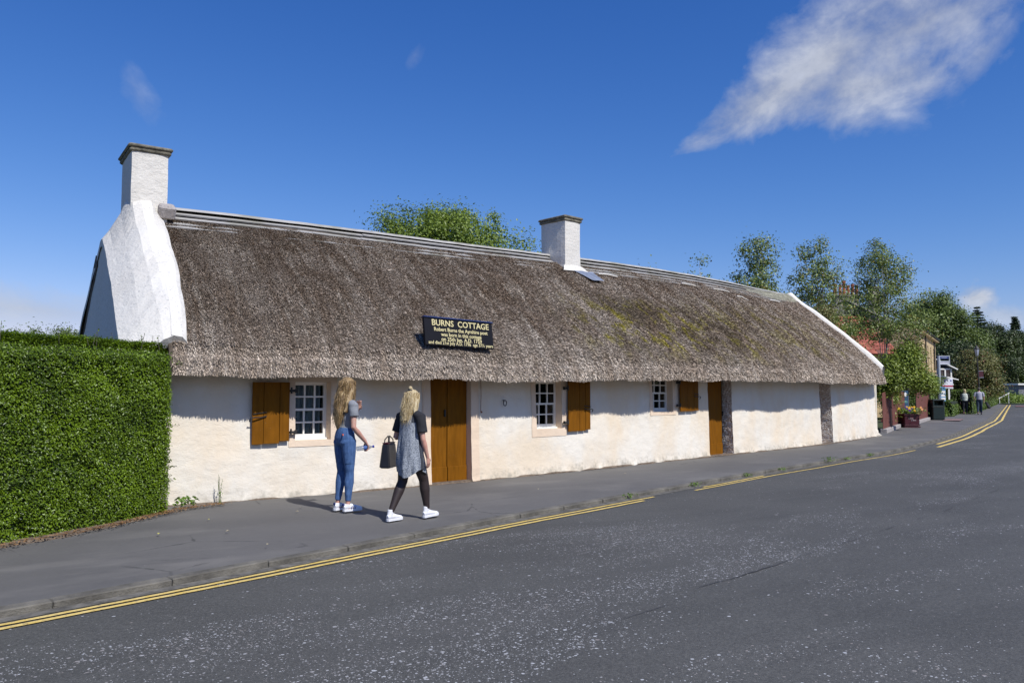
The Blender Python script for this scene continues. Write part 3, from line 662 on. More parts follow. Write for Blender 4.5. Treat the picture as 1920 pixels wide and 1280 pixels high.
V = []; F = []; rp = [(2.70, .03), (2.74, .08), (2.86, .10), (2.98, .03), (3.3, -.30)]; XX = np.arange(2.45, 24.9, .2); XX = XX[(XX < 11.1) | (XX > 12.3)] if False else XX
for x in XX:
    for o, l in rp: V.append(P(x, o, float(ridgeZ(x)) + l + .008 * noise.noise(Vector((x * 2, o * 5, 0)))))
F = [(i * 5 + j, (i + 1) * 5 + j, (i + 1) * 5 + j + 1, i * 5 + j + 1) for i in range(len(XX) - 1) for j in range(4)]
mesh('ridge_cap', V, F, M_ridge, cot)
# turf and mortar at the right end of the ridge
V = []; F = []; XX = np.arange(21.2, 25.4, .12); n = 8
for x in XX:
    t = (x - 21.2) / 4.2
    for j in range(n):
        o = 2.28 + j / (n - 1) * .8; l = (.05 + .06 * t) * sin(pi * j / (n - 1)) ** .5 + .02 * noise.noise(Vector((x * 4, o * 6, 0))); V.append(P(x, o, float(ridgeZ(x)) + min(0, (o - 2.8) * .83) - max(0, (o - 2.85)) * .8 + l + .02))
F = [(i * n + j, (i + 1) * n + j, (i + 1) * n + j + 1, i * n + j + 1) for i in range(len(XX) - 1) for j in range(n - 1)]
mesh('ridge_mortar', V, F, simple('mossy_mortar', (.22, .21, .15), 1, .5, 8, .9, 40, bdist=.02), cot, True)
for x, o, L, a in ((16.6, 2.18, .7, .0), (19.2, 1.95, .5, .1), (13.0, 2.12, .7, .02), (18.2, 2.15, .9, .0), (21.9, 2.12, .8, 0)):
    b = MB(); b.tube([P(x, o, float(roof(x, (o + .5) / 3.3)[1]) + .10), P(x + L / 2, o - .02, float(roof(x + L / 2, (o + .48) / 3.3)[1]) + .12), P(x + L, o - a, float(roof(x + L, (o + .5 - a) / 3.3)[1]) + .09)], .016, 6); b.build('batten', M_roughwhite, cot)

# ---- left gable: wall, wide canted skew and stack
def solid_sections(name, secs, mat, smooth=True, cap=True):
    k = len(secs[0]); V = [p for s in secs for p in s]; F = [(i * k + j, (i + 1) * k + j, (i + 1) * k + (j + 1) % k, i * k + (j + 1) % k) for i in range(len(secs) - 1) for j in range(k)]
    if cap: F += [tuple(range(k - 1, -1, -1)), tuple(range((len(secs) - 1) * k, len(secs) * k))]
    return mesh(name, V, F, mat, cot, smooth)
vprof = [(.0, .0), (.02, .03), (.05, .09), (.10, .14), (.17, .22), (.26, .31), (.36, .42), (.47, .52), (.6, .64), (.73, .77), (.85, .88), (.94, .95)]
def rz(x, o):   # roof height at setback o
    ov = float(over(x)); D = 2.8; oo = np.array([0., .03, .135, .40, .70, 1.0]); zz = np.array([.055, .135, .255, .505, .775, 1.0]); u = (min(o, 5.6 - o) + ov) / (D + ov); return float(eaveZ(x)) + float(np.interp(u, oo, zz)) * float(ridgeZ(x) - eaveZ(x))
secs = []
oo_ = np.r_[np.linspace(-.34, .3, 12), np.linspace(.42, 5.3, 40), np.linspace(5.4, 5.96, 6)]
for x, dz, sh in ((1.70, -.62, 0), (1.70, -.50, 0), (1.80, -.36, 0), (1.95, -.16, 0), (2.08, .03, 0), (2.2, .09, 0), (2.36, .10, 0), (2.50, .085, 0), (2.56, .03, 0), (2.58, -.10, 0)):
    row = []
    for o in oo_:
        zt = min(rz(2.3, o), 4.52); u = max(0, min(1, (zt - 1.8) / 2.7)); d = dz * (1.0 if dz > -.3 else .75 + .25 * u)
        xx = x - (.12 * (1 - u) if x < 2.0 else 0) - (.25 * (1 - u) ** 1.6 if x > 2.3 else 0)
        if x < 1.75: zt2 = min(zt + d, 4.06)
        elif x < 1.9: zt2 = min(zt + d, 4.22)
        else: zt2 = zt + d
        if 1.9 < x < 2.5: zt2 += (.24 if x < 2.4 else .08) * exp(-abs((o - 2.8) / .70) ** 4) * min(1, (x - 1.88) / .2)
        if o < .15 and x > 1.9: zt2 -= (.15 - o) * .10
        lump = .03 * noise.noise(Vector((xx * 2.5, o * 1.6, 8))) + .012 * noise.noise(Vector((xx * 8, o * 6, 3)))
        row.append(P(xx + lump * .5, o - (.05 + lump if dz > -.3 else 0), zt2 + lump))
    secs.append(row)
k = len(oo_); V = [p for s in secs for p in s]; F = [(i * k + j, (i + 1) * k + j, (i + 1) * k + j + 1, i * k + j + 1) for i in range(len(secs) - 1) for j in range(k - 1)]
# round lump closing the front foot of the skew
nb = len(V); 
for i, s in enumerate(secs): p = s[0]; V.append((p[0], p[1] + .10, p[2] - .13))
F += [(nb + i, nb + i + 1, (i + 1) * k, i * k) for i in range(len(secs) - 1)]
nb2 = len(V)
for i, s in enumerate(secs): p = s[0]; V.append((p[0], p[1] + .45, p[2] - .10))
F += [(nb2 + i, nb2 + i + 1, nb + i + 1, nb + i) for i in range(len(secs) - 1)]
mesh('gable_skew', V, F, M_roughwhite, cot, False)
# gable wall face
V = []; F = []; zz = [-.1, .4, .9, 1.4, 1.8]
og = np.linspace(0.0, 5.6, 30)
for o in og:
    zt = min(min(rz(2.3, o), 4.52) - .46, 4.03); col = list(np.linspace(-.1, zt, 12))
    for z in col: V.append(P(1.66 + .06 * max(0, z) / 4 + .006 * noise.noise(Vector((o * 3, z * 3, 1))), o, z))
F = [(i * 12 + j, i * 12 + j + 1, (i + 1) * 12 + j + 1, (i + 1) * 12 + j) for i in range(len(og) - 1) for j in range(11)]
mesh('gable_wall', V, F, M_roughwhite, cot, True)
# rear thatch verge showing past the gable
V = []
og = np.linspace(3.3, 5.9, 12)
for o in og:
    zt = min(rz(2.3, o), 4.5) - .42
    V += [P(1.70, o - .10, zt - .20), P(1.68, o - .02, zt - .03), P(1.80, o - .02, zt - .02)]
mesh('thatch_verge', V, [(i * 3 + j, i * 3 + j + 1, i * 3 + j + 4, i * 3 + j + 3) for i in range(11) for j in range(2)], M_thatch, cot, True)
b = MB(); 
def stack(name, xc_, oc, w, dpt, z0, z1, flare, capw, seedv, caph=.11):
    M = fixedframe(xc_); V = []; zs = np.linspace(z0, z1, 14); n = 6
    for z in zs:
        f = 1 + flare * max(0, 1 - (z - z0) / .35) ** 2; ring = []
        for (sx, sy) in ((-1, -1), (1, -1), (1, 1), (-1, 1)):
            nx2, ny2 = {(-1, -1): (1, -1), (1, -1): (1, 1), (1, 1): (-1, 1), (-1, 1): (-1, -1)}[(sx, sy)]
            for t in range(n):
                u = t / n; x = (sx + (nx2 - sx) * u) * w / 2 * f; y = (sy + (ny2 - sy) * u) * dpt / 2 * (1 + (f - 1) * .6)
                e = .012 * noise.noise(Vector((x * 4 + seedv, y * 4, z * 3))); r_ = Vector((x, y, 0)); 
                if t == 0: r_ *= .975
                ring.append(P(xc_, oc, z) + M @ (r_ * (1 + e / max(.2, r_.length))))
        V += ring
    k = 4 * n; F = [(i * k + j, i * k + (j + 1) % k, (i + 1) * k + (j + 1) % k, (i + 1) * k + j) for i in range(len(zs) - 1) for j in range(k)] + [tuple(range((len(zs) - 1) * k, len(zs) * k))]
    ch = mesh(name, V, F, M_roughwhite, cot, False)
    for zc_, hh, ww in ((z1 + caph * .28, caph * .56, capw * .6), (z1 + caph * .8, caph * .5, capw)):
        q = MB(); q.box((0, 0, 0), (w + 2 * ww, dpt + 2 * ww, hh), bev=.018, M=Matrix.Identity(4)); vv = []
        # subdivide roughly with noise on corners
        for v in q.V:
            v = Vector(v); v += Vector((noise.noise(v * 6 + Vector((seedv, 0, 0))), noise.noise(v * 6 + Vector((0, seedv, 0))), noise.noise(v * 6 + Vector((0, 0, seedv))) * .7)) * .018; vv.append(P(xc_, oc, zc_) + M @ v)
        mesh('cap_stone', vv, q.F, M_stonecap, ch)
    return ch
stack('chimney', 2.33, 2.85, .56, .98, 4.25, 5.42, .0, .055, 2.2)
stack('chimney', 12.20, 2.62, .55, .80, 4.25, 5.60, .30, .05, 7.4, .12)
b = MB(); b.box(P(2.60, 2.36, 4.50), (.26, .22, .22), M=fixedframe(2.5) @ Matrix.Rotation(.5, 4, 'X'), bev=.03); b.build('mortar_fillet', M_mortar, cot)
# mortar skirt and lead apron of the middle stack
V = []; F = []; rows = [(2.12, .46, .012), (2.16, .40, .04), (2.24, .32, .13)]
for o, hw, l in rows:
    for i in range(13):
        u = i / 12 * 2 - 1; x = 12.22 + hw * u; V.append(P(x, o - .0, float(rz(x, o)) + l * (1 - .5 * abs(u)) + .05))
F = [(i * 13 + j, i * 13 + j + 1, (i + 1) * 13 + j + 1, (i + 1) * 13 + j) for i in range(2) for j in range(12)]; mesh('mortar_skirt', V, F, M_roughwhite, cot, True)
V = []; n = 9
for j in range(7):
    o = 2.10 - .065 * j
    for i in range(n):
        u = i / (n - 1) * 2 - 1; x = 12.42 + .015 * j + u * (.34 - .02 * j); V.append(P(x, o + .02 * noise.noise(Vector((x * 5, o * 5, 0))), rz(x, o) + .085 + .02 * noise.noise(Vector((x * 4, o * 7, 2)))))
mesh('lead_apron', V, [(i * n + j, i * n + j + 1, (i + 1) * n + j + 1, (i + 1) * n + j) for i in range(6) for j in range(n - 1)], M_lead, cot, True)
# ---- right gable
V = []; oo2 = np.linspace(-.30, 5.9, 60); secs = []
for x, dz in ((25.38, -.2), (25.38, .05), (25.44, .09), (25.56, .09), (25.62, .04), (25.64, -.3)):
    secs.append([P(x, o - (.04 if dz > 0 else 0), rz(25.2, o) + dz + (.10 * exp(-((o - 2.8) / .25) ** 2) if dz > 0 else 0) + .015 * noise.noise(Vector((o * 4, x, 0)))) for o in oo2])
k = len(oo2); V = [p for s in secs for p in s]; F = [(i * k + j, (i + 1) * k + j, (i + 1) * k + j + 1, i * k + j + 1) for i in range(len(secs) - 1) for j in range(k - 1)]
mesh('gable_skew', V, F, plaster('skew_limewash', (.80, .77, .70), .2, .6, .4, zoff=-9), cot, True)
V = []; og = np.linspace(-.06, 5.6, 30)
for x in (25.5, 25.62):
    for o in og:
        for z in (-.1, rz(25.2, max(o, -.05)) - .02): V.append(P(x, o, z))
F = [(i * 2, i * 2 + 1, i * 2 + 3, i * 2 + 2) for i in range(29)] + [(60 + i * 2, 60 + i * 2 + 2, 60 + i * 2 + 3, 60 + i * 2 + 1) for i in range(29)] + [(0, 60, 61, 1)]
mesh('gable_wall', V, F, M_wall, cot)
# buttressed foot of the right corner
b = MB(); b.tube([P(25.55, .02, .0), P(25.55, .05, .12), P(25.5, .1, .45)], [(.28, .24), (.17, .15), (.10, .08)], 12, side=(1, 0, 0)); b.build('corner_foot', M_wall, cot, True)
mesh('rear_wall', [P(1.7, 5.6, -.1), P(13, 5.6, -.1), P(25.5, 5.6, -.1), P(25.5, 5.6, 2.2), P(13, 5.6, 2.2), P(1.7, 5.6, 2.2)], [(0, 1, 4, 5), (1, 2, 3, 4)], M_wall, cot)

# ================================================================== SIGN ON THE THATCH
M_black = simple('black_sign_paint', (.006, .006, .009), .6, .2, 4, Specular_IOR_Level=.2); M_navy = simple('navy_edge', (.02, .035, .12), .4, .2, 5); M_gold = simple('cream_gold_lettering', (.62, .54, .28), .6, .1, 9)
sign = empty('roof_sign', tuple(P(6.60, -.40, 2.51)), label='black board with cream lettering about the poet, standing on the thatch above the double door', cat='sign')
sign.scale = (.96, 1, .96); ax_, bx_ = nrm(6.50); sign.rotation_euler = (radians(-9), radians(1.2), math.atan2(-ax_, bx_))
SW, SH = 1.46, .47
b = MB(); b.box((0, 0, 0), (SW, .05, SH), bev=.006); b.build('board', M_black, sign)
b = MB(); b.box((0, -.006, SH / 2 + .008), (SW + .02, .075, .022), bev=.004); b.build('top_rail', M_navy, sign)
for x in (-.5, .5):
    b = MB(); b.tube([(x, .02, -.1), (x, .40, .05)], .018, 6); b.build('bracket', M_iron, sign)
def text(body, size, x, z, width, parent, mat, y=-.0285, name='lettering', align='CENTER', rz=0., off=.0):
    c = bpy.data.curves.new(name, 'FONT'); c.body = body; c.size = size; c.align_x = align; c.align_y = 'CENTER'; c.extrude = .002; c.offset = off; c.resolution_u = 3; c.materials.append(mat)
    o = bpy.data.objects.new(name, c); link(o, parent); o.location = (x, y, z); o.rotation_euler = (radians(90), 0, rz)
    bpy.context.view_layer.update(); w = o.dimensions.x
    dg = bpy.context.evaluated_depsgraph_get(); me = bpy.data.meshes.new_from_object(o.evaluated_get(dg)); k = width / w if w > 0 and width else 1; me.transform(Matrix.Diagonal((k, 1, 1, 1)))
    m = bpy.data.objects.new(name, me); link(m, parent); m.location = (x, y, z); m.rotation_euler = (radians(90), 0, rz); bpy.data.objects.remove(o); return m
text('BURNS  COTTAGE', .145, .03, .150, 1.17, sign, M_gold, off=.002)
text('Robert Burns the Ayrshire poet', .090, .03, .040, 1.10, sign, M_gold, off=.0015)
text('was born in this cottage', .090, .03, -.043, .83, sign, M_gold, off=.0015)
text('on 25th Jan. A.D. 1759', .090, .03, -.122, .83, sign, M_gold, off=.0015)
text('and died 21st July A.D. 1796  age 37\u00bd years', .080, .02, -.188, 1.32, sign, M_gold, off=.001)

# ================================================================== HEDGE
def along(path, s, step=.05):
    xs, ys = resample([p[0] for p in path], [p[1] for p in path], step); d = np.r_[0, np.cumsum(np.hypot(np.diff(xs), np.diff(ys)))]; return xs, ys, d
def hedge(name, path, width, height, nleaf, L, Wd, mat, label, group=None, lump=.05, cat='hedge', round_=.22, z0=.0, ragged=0, top_sprigs=0, smin=0., core=True, gap=.0):
    xs, ys, d = along(path, 0, .06); tx = np.gradient(xs); ty = np.gradient(ys); h = np.hypot(tx, ty); tx /= h; ty /= h; root = empty(name, (0, 0, 0), label=label, cat=cat, group=group)
    T = d[-1]; fA, tA, eA = height * 1.0, width, width * height / max(T, .01)
    n = nleaf; s = smin + R.uniform(0, T - smin, n); face = R.uniform(0, 1, n); hgt = height; prof = face * (2 * height + width)
    # cross-section walk: front face up, over the top, down the back a little
    side = np.where(prof < height, 0, np.where(prof < height + width, 1, 2)); keep = (side < 2) | (R.uniform(0, 1, n) < .35); s, prof, side = s[keep], prof[keep], side[keep]; n = len(s)
    u = np.where(side == 0, 0, np.where(side == 1, prof - height, width)); z = np.where(side == 0, prof, np.where(side == 1, height, height - (prof - height - width)))
    N = np.zeros((n, 3)); q = np.zeros((n, 2))
    # the far end of the hedge closes with a rounded corner
    ne = int(nleaf * width / (T - smin) * 1.25); se = np.full(ne, T); ue = R.uniform(0, width, ne); ze = R.uniform(0, height, ne)
    s = np.r_[s, se]; u = np.r_[u, ue]; z = np.r_[z, ze]; end = np.r_[np.zeros(n), np.ones(ne)]; sd_ = np.r_[side, np.full(ne, 3)]; n += ne
    if smin == 0:
        s = np.r_[s, np.zeros(ne)]; u = np.r_[u, R.uniform(0, width, ne)]; z = np.r_[z, R.uniform(0, height, ne)]; sd_ = np.r_[sd_, np.full(ne, 4)]; n += ne
    nu = np.where(sd_ == 0, -1., np.where(sd_ == 2, 1., 0.)); nzv = np.where(sd_ == 1, 1., 0.); ns_ = np.where(sd_ == 3, 1., np.where(sd_ == 4, -1., 0.))
    # rounding near edges
    r = round_; du = np.clip(r - u, 0, r) / r; dz = np.clip(z - (height - r), 0, r) / r; ds = np.clip(s - (T - r), 0, r) / r
    nu = nu - du * .7; nzv = nzv + dz * .7; ns_ = ns_ + ds * .7
    u = u + np.where(dz > 0, (1 - np.sqrt(np.clip(1 - dz * dz, 0, 1))) * r * (du > 0) * .8, 0) + np.where((ds > 0) & (du > 0), (1 - np.sqrt(np.clip(1 - ds * ds * .9, 0, 1))) * r, 0)
    z = z - np.where((du > 0), (1 - np.sqrt(np.clip(1 - du * du, 0, 1))) * r * (z > height - r) * .6, 0)
    s = s - np.where((dz > 0) & (ds > 0), (1 - np.sqrt(np.clip(1 - dz * dz, 0, 1))) * r * .7, 0)
    x = np.interp(s, d, xs); y = np.interp(s, d, ys); tX = np.interp(s, d, tx); tY = np.interp(s, d, ty)
    Pp = np.stack([x - tY * u, y + tX * u, z + z0], 1); Nn = norm(np.stack([-tY * nu + tX * ns_, tX * nu + tY * ns_, nzv + .15], 1))
    ln = np.array([noise.noise(Vector(p) * 2.2) * lump + noise.noise(Vector(p) * 7) * lump * .6 for p in Pp]) 
    dep = R.exponential(.035, n); Pp = Pp + Nn * (ln - dep + .02)[:, None] + R.normal(0, .012, (n, 3))
    if gap: # thin, hollow places
        hol = np.array([noise.noise(Vector(p) * 3.1 + Vector((9, 9, 9))) for p in Pp]); Pp -= Nn * (np.clip(hol - .28, 0, 1) * gap)[:, None]
    V1, F1 = leaves(Pp, Nn, L, Wd, up=.5, rnd=.75)
    # sprigs breaking the outline
    SV, SF, ST = [], [], MB()
    for i in range(ragged + top_sprigs):
        if i < ragged: ss = T - random.random() ** 2 * .1; uu = random.uniform(0, width * .6); zz = random.uniform(.1, height * .97); dr = Vector((np.interp(ss, d, tx), np.interp(ss, d, ty), random.uniform(-.1, .7)))
        else: ss = random.uniform(smin, T); uu = random.uniform(0, width); zz = height - .03; dr = Vector((random.uniform(-.3, .3), random.uniform(-.3, .3), 1))
        X_ = float(np.interp(ss, d, xs)) - float(np.interp(ss, d, ty)) * uu; Y_ = float(np.interp(ss, d, ys)) + float(np.interp(ss, d, tx)) * uu; p0 = Vector((X_, Y_, zz + z0)); ln_ = random.uniform(.05, .17); dr.normalize(); p1 = p0 + dr * ln_; ST.tube([p0 - dr * .05, p1], .0022, 4)
        k = random.randint(5, 9); pp = np.array([p0 + dr * ln_ * (j + .5) / k for j in range(k)]) + R.normal(0, .012, (k, 3)); v, f = leaves(pp, np.tile(np.array(dr), (k, 1)), L * 1.1, Wd, rnd=1.2); SF.append(f + sum(len(a) for a in SV)); SV.append(v)
    if SV: V1, F1 = np.concatenate([V1] + SV), np.concatenate([F1] + [f + len(V1) for f in SF])
    o = bigmesh('foliage', V1, F1, mat, root); o['kind'] = 'stuff'
    if ST.V: ST.build('sprig', M_bark, root)['kind'] = 'stuff'
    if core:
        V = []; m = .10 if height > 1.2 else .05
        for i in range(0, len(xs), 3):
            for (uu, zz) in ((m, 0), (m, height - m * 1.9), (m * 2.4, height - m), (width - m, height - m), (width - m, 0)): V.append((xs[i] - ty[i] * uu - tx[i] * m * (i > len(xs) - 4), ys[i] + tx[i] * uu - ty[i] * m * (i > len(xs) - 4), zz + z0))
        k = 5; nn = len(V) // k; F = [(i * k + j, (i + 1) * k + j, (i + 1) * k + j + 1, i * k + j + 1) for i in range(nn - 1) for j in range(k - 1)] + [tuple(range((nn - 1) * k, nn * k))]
        mesh('shade_core', V, F, M_hedgecore, root)  # near-black core: the hedge's inner shade put into its colour
    return root
hl = [(-6, 7.35), (-3, 8.1), (-1, 8.85), (.3, 9.56), (.8, 9.93), (1.35, 10.32), (1.98, 10.80), (2.20, 10.95)]
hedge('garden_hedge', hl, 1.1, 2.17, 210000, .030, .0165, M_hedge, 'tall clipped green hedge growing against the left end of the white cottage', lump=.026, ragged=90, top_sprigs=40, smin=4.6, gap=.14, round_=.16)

# ================================================================== TREES
def tree(name, base, h, blobs, n, L, Wd, mat, bark, label, group=None, cat='tree', clus=.35, ncl=160, trunk=.12, limbs=22, shell=.6, droop=0., up=.35, rz=1., cone=False, crownname='crown'):
    root = empty(name, base, label=label, cat=cat, group=group); C = []; Wt = np.array([b[3] * b[4] * b[5] for b in blobs]) ** .75; Wt = Wt / Wt.sum()
    for i in range(ncl):
        b = blobs[R.choice(len(blobs), p=Wt)]; v = norm(R.normal(0, 1, 3)); rr = R.uniform(shell, 1) if R.uniform() < .75 else R.uniform(0, 1) ** .5
        C.append([b[0] + v[0] * b[3] * rr, b[1] + v[1] * b[4] * rr, b[2] + v[2] * b[5] * rr, *v])
    C = np.array(C); C[:, 2] = np.maximum(C[:, 2], .12)
    idx = R.integers(0, ncl, n); sz = R.uniform(.55, 1.35, ncl)[idx]
    g = R.normal(0, 1, (n, 3)) * clus * sz[:, None] * np.array([1, 1, .7]); Pp = C[idx, :3] + g
    if droop: Pp[:, 2] -= np.abs(R.normal(0, droop, n))
    Pp[:, 2] = np.maximum(Pp[:, 2], .02)
    Nn = norm(C[idx, 3:] * .6 + norm(g) * .8 + np.array([0, 0, .4])); V, F = leaves(Pp, Nn, L, Wd, up=up, rnd=1.)
    o = bigmesh(crownname, V, F, mat, root); o['kind'] = 'stuff'
    m = MB(); top = Vector((blobs[0][0], blobs[0][1], min(h * .86, max(b[2] for b in blobs)))); pts = [Vector((0, 0, -.05)), Vector((.04 * h * .3, .02, h * .25)), top * .6 + Vector((.03 * h, 0, 0)), top]
    m.tube(pts, [trunk, trunk * .8, trunk * .5, trunk * .12], 8)
    for i in range(limbs):
        c = Vector(C[i % ncl, :3]); a = random.uniform(.22, .8); st_ = pts[1].lerp(pts[3], a) if a > .3 else pts[1]; st_.z = min(st_.z, max(c.z - .1, .3)); md = st_.lerp(c, .5) + Vector((0, 0, -.06 * h * random.random() + (.05 * h if droop else 0))); m.tube([st_, md, c], [trunk * .32 * (1.1 - a), trunk * .2 * (1.1 - a), trunk * .05], 5)
    m.build('trunk', bark, root, True); return root
L_birch = leafmat('birch_leaf', (.08, .12, .025), (.34, .42, .10), .4, .3, 1.2, .5, c3=(.30, .22, .04))
L_beech = leafmat('hedgerow_leaf', (.08, .13, .018), (.32, .42, .06), .42, .3, .8)
L_dark = leafmat('dark_leaf', (.018, .032, .009), (.085, .125, .026), .5, .15, .25)
L_oak = leafmat('oak_leaf', (.05, .08, .016), (.19, .26, .045), .5, .2, .3)
L_conif = leafmat('conifer_needle', (.035, .06, .03), (.11, .15, .07), .55, .1, .5)
L_rust = leafmat('turning_leaf', (.07, .085, .02), (.26, .25, .07), .5, .2, .5, c3=(.25, .09, .03))
L_vine = leafmat('vine_leaf', (.10, .15, .015), (.36, .44, .07), .42, .3, 1.5)
L_light = leafmat('light_green_leaf', (.08, .13, .016), (.26, .36, .05), .5, .25, .4)
def at(x, y, z=.0):
    """where the sight line through photo point (x, y) meets height z; used once to survey positions"""
    d = _f + _r * ((x - 960) / 1500) - _u * ((y - 640) / 1500); t = (z - 1.58) / d.z; return Vector((0, 0, 1.58)) + d * t
def loc(x, t, z=0.):
    """ground point at bearing x (photo column) and t metres along the view axis"""
    d = _ax + _r * ((x - 960) / 1500); return Vector((d.x * t, d.y * t, z))
# round-crowned tree behind the cottage
tree('leafy_tree', tuple(loc(830, 25.8)), 7.6, [(0, 0, 5.3, 2.5, 2.5, 2.3), (-1.5, 1.0, 5.6, 1.5, 1.5, 1.25), (1.55, -1.05, 5.4, 1.45, 1.45, 1.4), (0, 0, 4.2, 2.7, 2.7, 1.6), (.5, -.3, 6.7, 1.35, 1.35, 1.2), (-.8, .6, 6.8, 1.2, 1.2, 1.1), (2.2, -1.5, 4.4, 1.0, 1.0, 1.1)], 115000, .10, .055, L_beech, M_bark, 'dense round green tree rising behind the ridge left of the middle chimney', clus=.27, ncl=700, trunk=.16).scale = (.98, .98, .98)
# birches behind the right half
def birch(x, t, ytop, wid, lab, n=5200, low=2.0, asym=0., grp='birches behind the right end of the cottage', seed=0):
    h = (732 - ytop) * t / 1500 + 1.58; w = wid * t / 1500 / 2; rr = random.Random(seed); bl = []
    for i in range(15):
        f = i / 14; z = low + (h - low) * (f * .97); r = w * 1.95 * (1.0 - f) ** .55 * (.86 + .14 * sin(i * 2.1 + seed)) + .10; bl.append((w * .14 * sin(i * 1.9 + seed) + asym * (1 - f), w * .14 * cos(i * 1.3 + seed), z, r, r, (h - low) * .075 + .10))
    return tree('birch_tree', tuple(loc(x, t)), h, bl, int(n * 2.4), .095, .07, L_birch, M_birchbark, lab, group=grp, clus=.19, ncl=int(n / 20), trunk=.07, limbs=60, shell=.5, droop=.12)
birch(1428, 34, 418, 100, 'birch tree behind the thatch, leftmost of the three tall birches', 7600, seed=1)
birch(1536, 36, 430, 92, 'thin pointed birch tree behind the white gable top, in front of the chimney pots', 5600, low=3.6, seed=2, asym=.1)
birch(1655, 38, 440, 105, 'birch tree with wide ragged crown above the red tiled roof', 6600, low=4.4, seed=3, asym=.2)
birch(1316, 33, 462, 66, 'slender birch top showing above the ridge left of the tall birches', 3000, seed=4)
birch(1217, 33, 474, 66, 'small birch tip just showing above the ridge right of the middle chimney', 3200, seed=5)
# bushy small tree below the birches
tree('bushy_tree', tuple(loc(1545, 33)), 5.7, [(0, 0, 4.5, .55, .55, .9), (0, 0, 3.6, .6, .6, .9), (.2, -.1, 2.6, .6, .6, 1.0)], 6500, .08, .045, L_rust, M_bark, 'bushy olive tree between the second birch and the red tiled roof', clus=.17, ncl=120)
# big trees at the far end of the street
def crown(x, t, ytop, wid, lab, mat, n, nm='broadleaf_tree', seed=0, ybot=735, L=.26, k=9, grp='big trees beyond the end of the street', clus=.50):
    top = (732 - ytop) * t / 1500 + 1.58; w = wid * t / 1500 / 2; rr = random.Random(seed); n = int(n * 2.4); bl = [(0, 0, top * .54, w * .98, w * .8, top * .43)]
    for i in range(k):
        a = rr.uniform(0, 2 * pi); f = rr.uniform(.25, .95); q = w * (1 - f * f) ** .5 * .75; bl.append((q * cos(a), q * sin(a), top * (.12 + .74 * f), w * .46, w * .46, top * .16))
    bl.append((0, 0, top * .86, w * .42, w * .42, top * .13))
    return tree(nm, tuple(loc(x, t)), top, bl, n, L, L * .6, mat, M_bark, lab, group=grp, clus=clus, ncl=520, trunk=w * .09, limbs=20, shell=.75)
crown(1762, 92, 548, 150, 'broad round-topped oak rising behind the sandstone terrace', L_oak, 26000, 'oak_tree', 1, L=.24)
crown(1850, 118, 606, 150, 'dark green tree filling the gap behind the street lamp', L_dark, 20000, seed=2)
crown(1905, 124, 622, 120, 'darkest tree mass standing behind the grey shed', L_dark, 16000, seed=3)
crown(1795, 84, 640, 110, 'dark low tree between the terrace and the street lamp', L_dark, 14000, seed=4, L=.24)
crown(1826, 70, 655, 95, 'rust-tinged olive tree directly behind the street lamp', L_rust, 13000, 'maple_tree', 5, L=.15, clus=.32)
crown(1928, 120, 648, 75, 'light green tree at the right frame edge', L_light, 9000, seed=6, L=.22)
crown(1960, 128, 600, 110, 'dark tree at the right frame edge behind the light green tree', L_dark, 9000, seed=16)
crown(1712, 80, 640, 70, 'dark tree behind the left part of the terrace roof', L_dark, 7000, seed=7, L=.2)
def conifer(x, t, ytop, wid, lab, n=7000, seed=0):
    h = (732 - ytop) * t / 1500 + 1.58; w = wid * t / 1500 / 2; root = empty('fir_tree', tuple(loc(x, t)), label=lab, cat='tree', group='firs beyond the end of the street'); rr = random.Random(seed); PP = []; m = MB(); m.tube([(0, 0, 0), (0, 0, h * .98)], [w * .09, .04], 7)
    z = h * .12
    while z < h * .985:
        f = 1 - z / h; r = w * f ** .8 * rr.uniform(.8, 1.15) + .15
        for q in range(rr.randint(6, 9)):
            a = rr.uniform(0, 2 * pi); rl = r * rr.uniform(.75, 1.1); tip = Vector((rl * cos(a), rl * sin(a), z - rl * .10 + .12 * rl)); m.tube([(0, 0, z), tip], [.05, .01], 4)
            k = int(10 + 75 * rl); u = R.uniform(.1, 1, k) ** .7; p = np.array([0, 0, z]) * (1 - u[:, None]) + np.array(tip) * u[:, None]; p += R.normal(0, 1, (k, 3)) * np.array([.19, .19, .10]) * (1.2 - u[:, None] * .6) * (rl * .5 + .3); PP.append(p)
        z += h * .024 * rr.uniform(.7, 1.3)
    PP = np.concatenate(PP); V, F = leaves(PP, np.tile([0., 0, 1.], (len(PP), 1)), .30, .14, rnd=.8); o = bigmesh('crown', V, F, L_conif, root); o['kind'] = 'stuff'; m.build('trunk', M_bark, root); return root
conifer(1836, 120, 572, 95, 'layered fir tree with a thin spire against the small cloud', seed=1); conifer(1905, 122, 590, 80, 'dark fir tree with the spire nearest the right frame edge', seed=2)
conifer(1880, 118, 610, 60, 'small fir tip between the two taller fir spires', seed=3)
# distant trees left, over the hedge
for i, (x, t, yt, w, lab) in enumerate([(28, 60, 617, 60, 'low distant tree showing over the hedge at the left frame edge'), (62, 55, 612, 26, 'narrow distant tree tip left of the gap over the hedge'), (120, 62, 609, 70, 'distant tree showing over the hedge beside the gable')]):
    crown(x, t, yt, w, lab, L_oak, 3500, 'distant_tree', 20 + i, L=.16, grp='trees far behind the hedge', clus=.35)
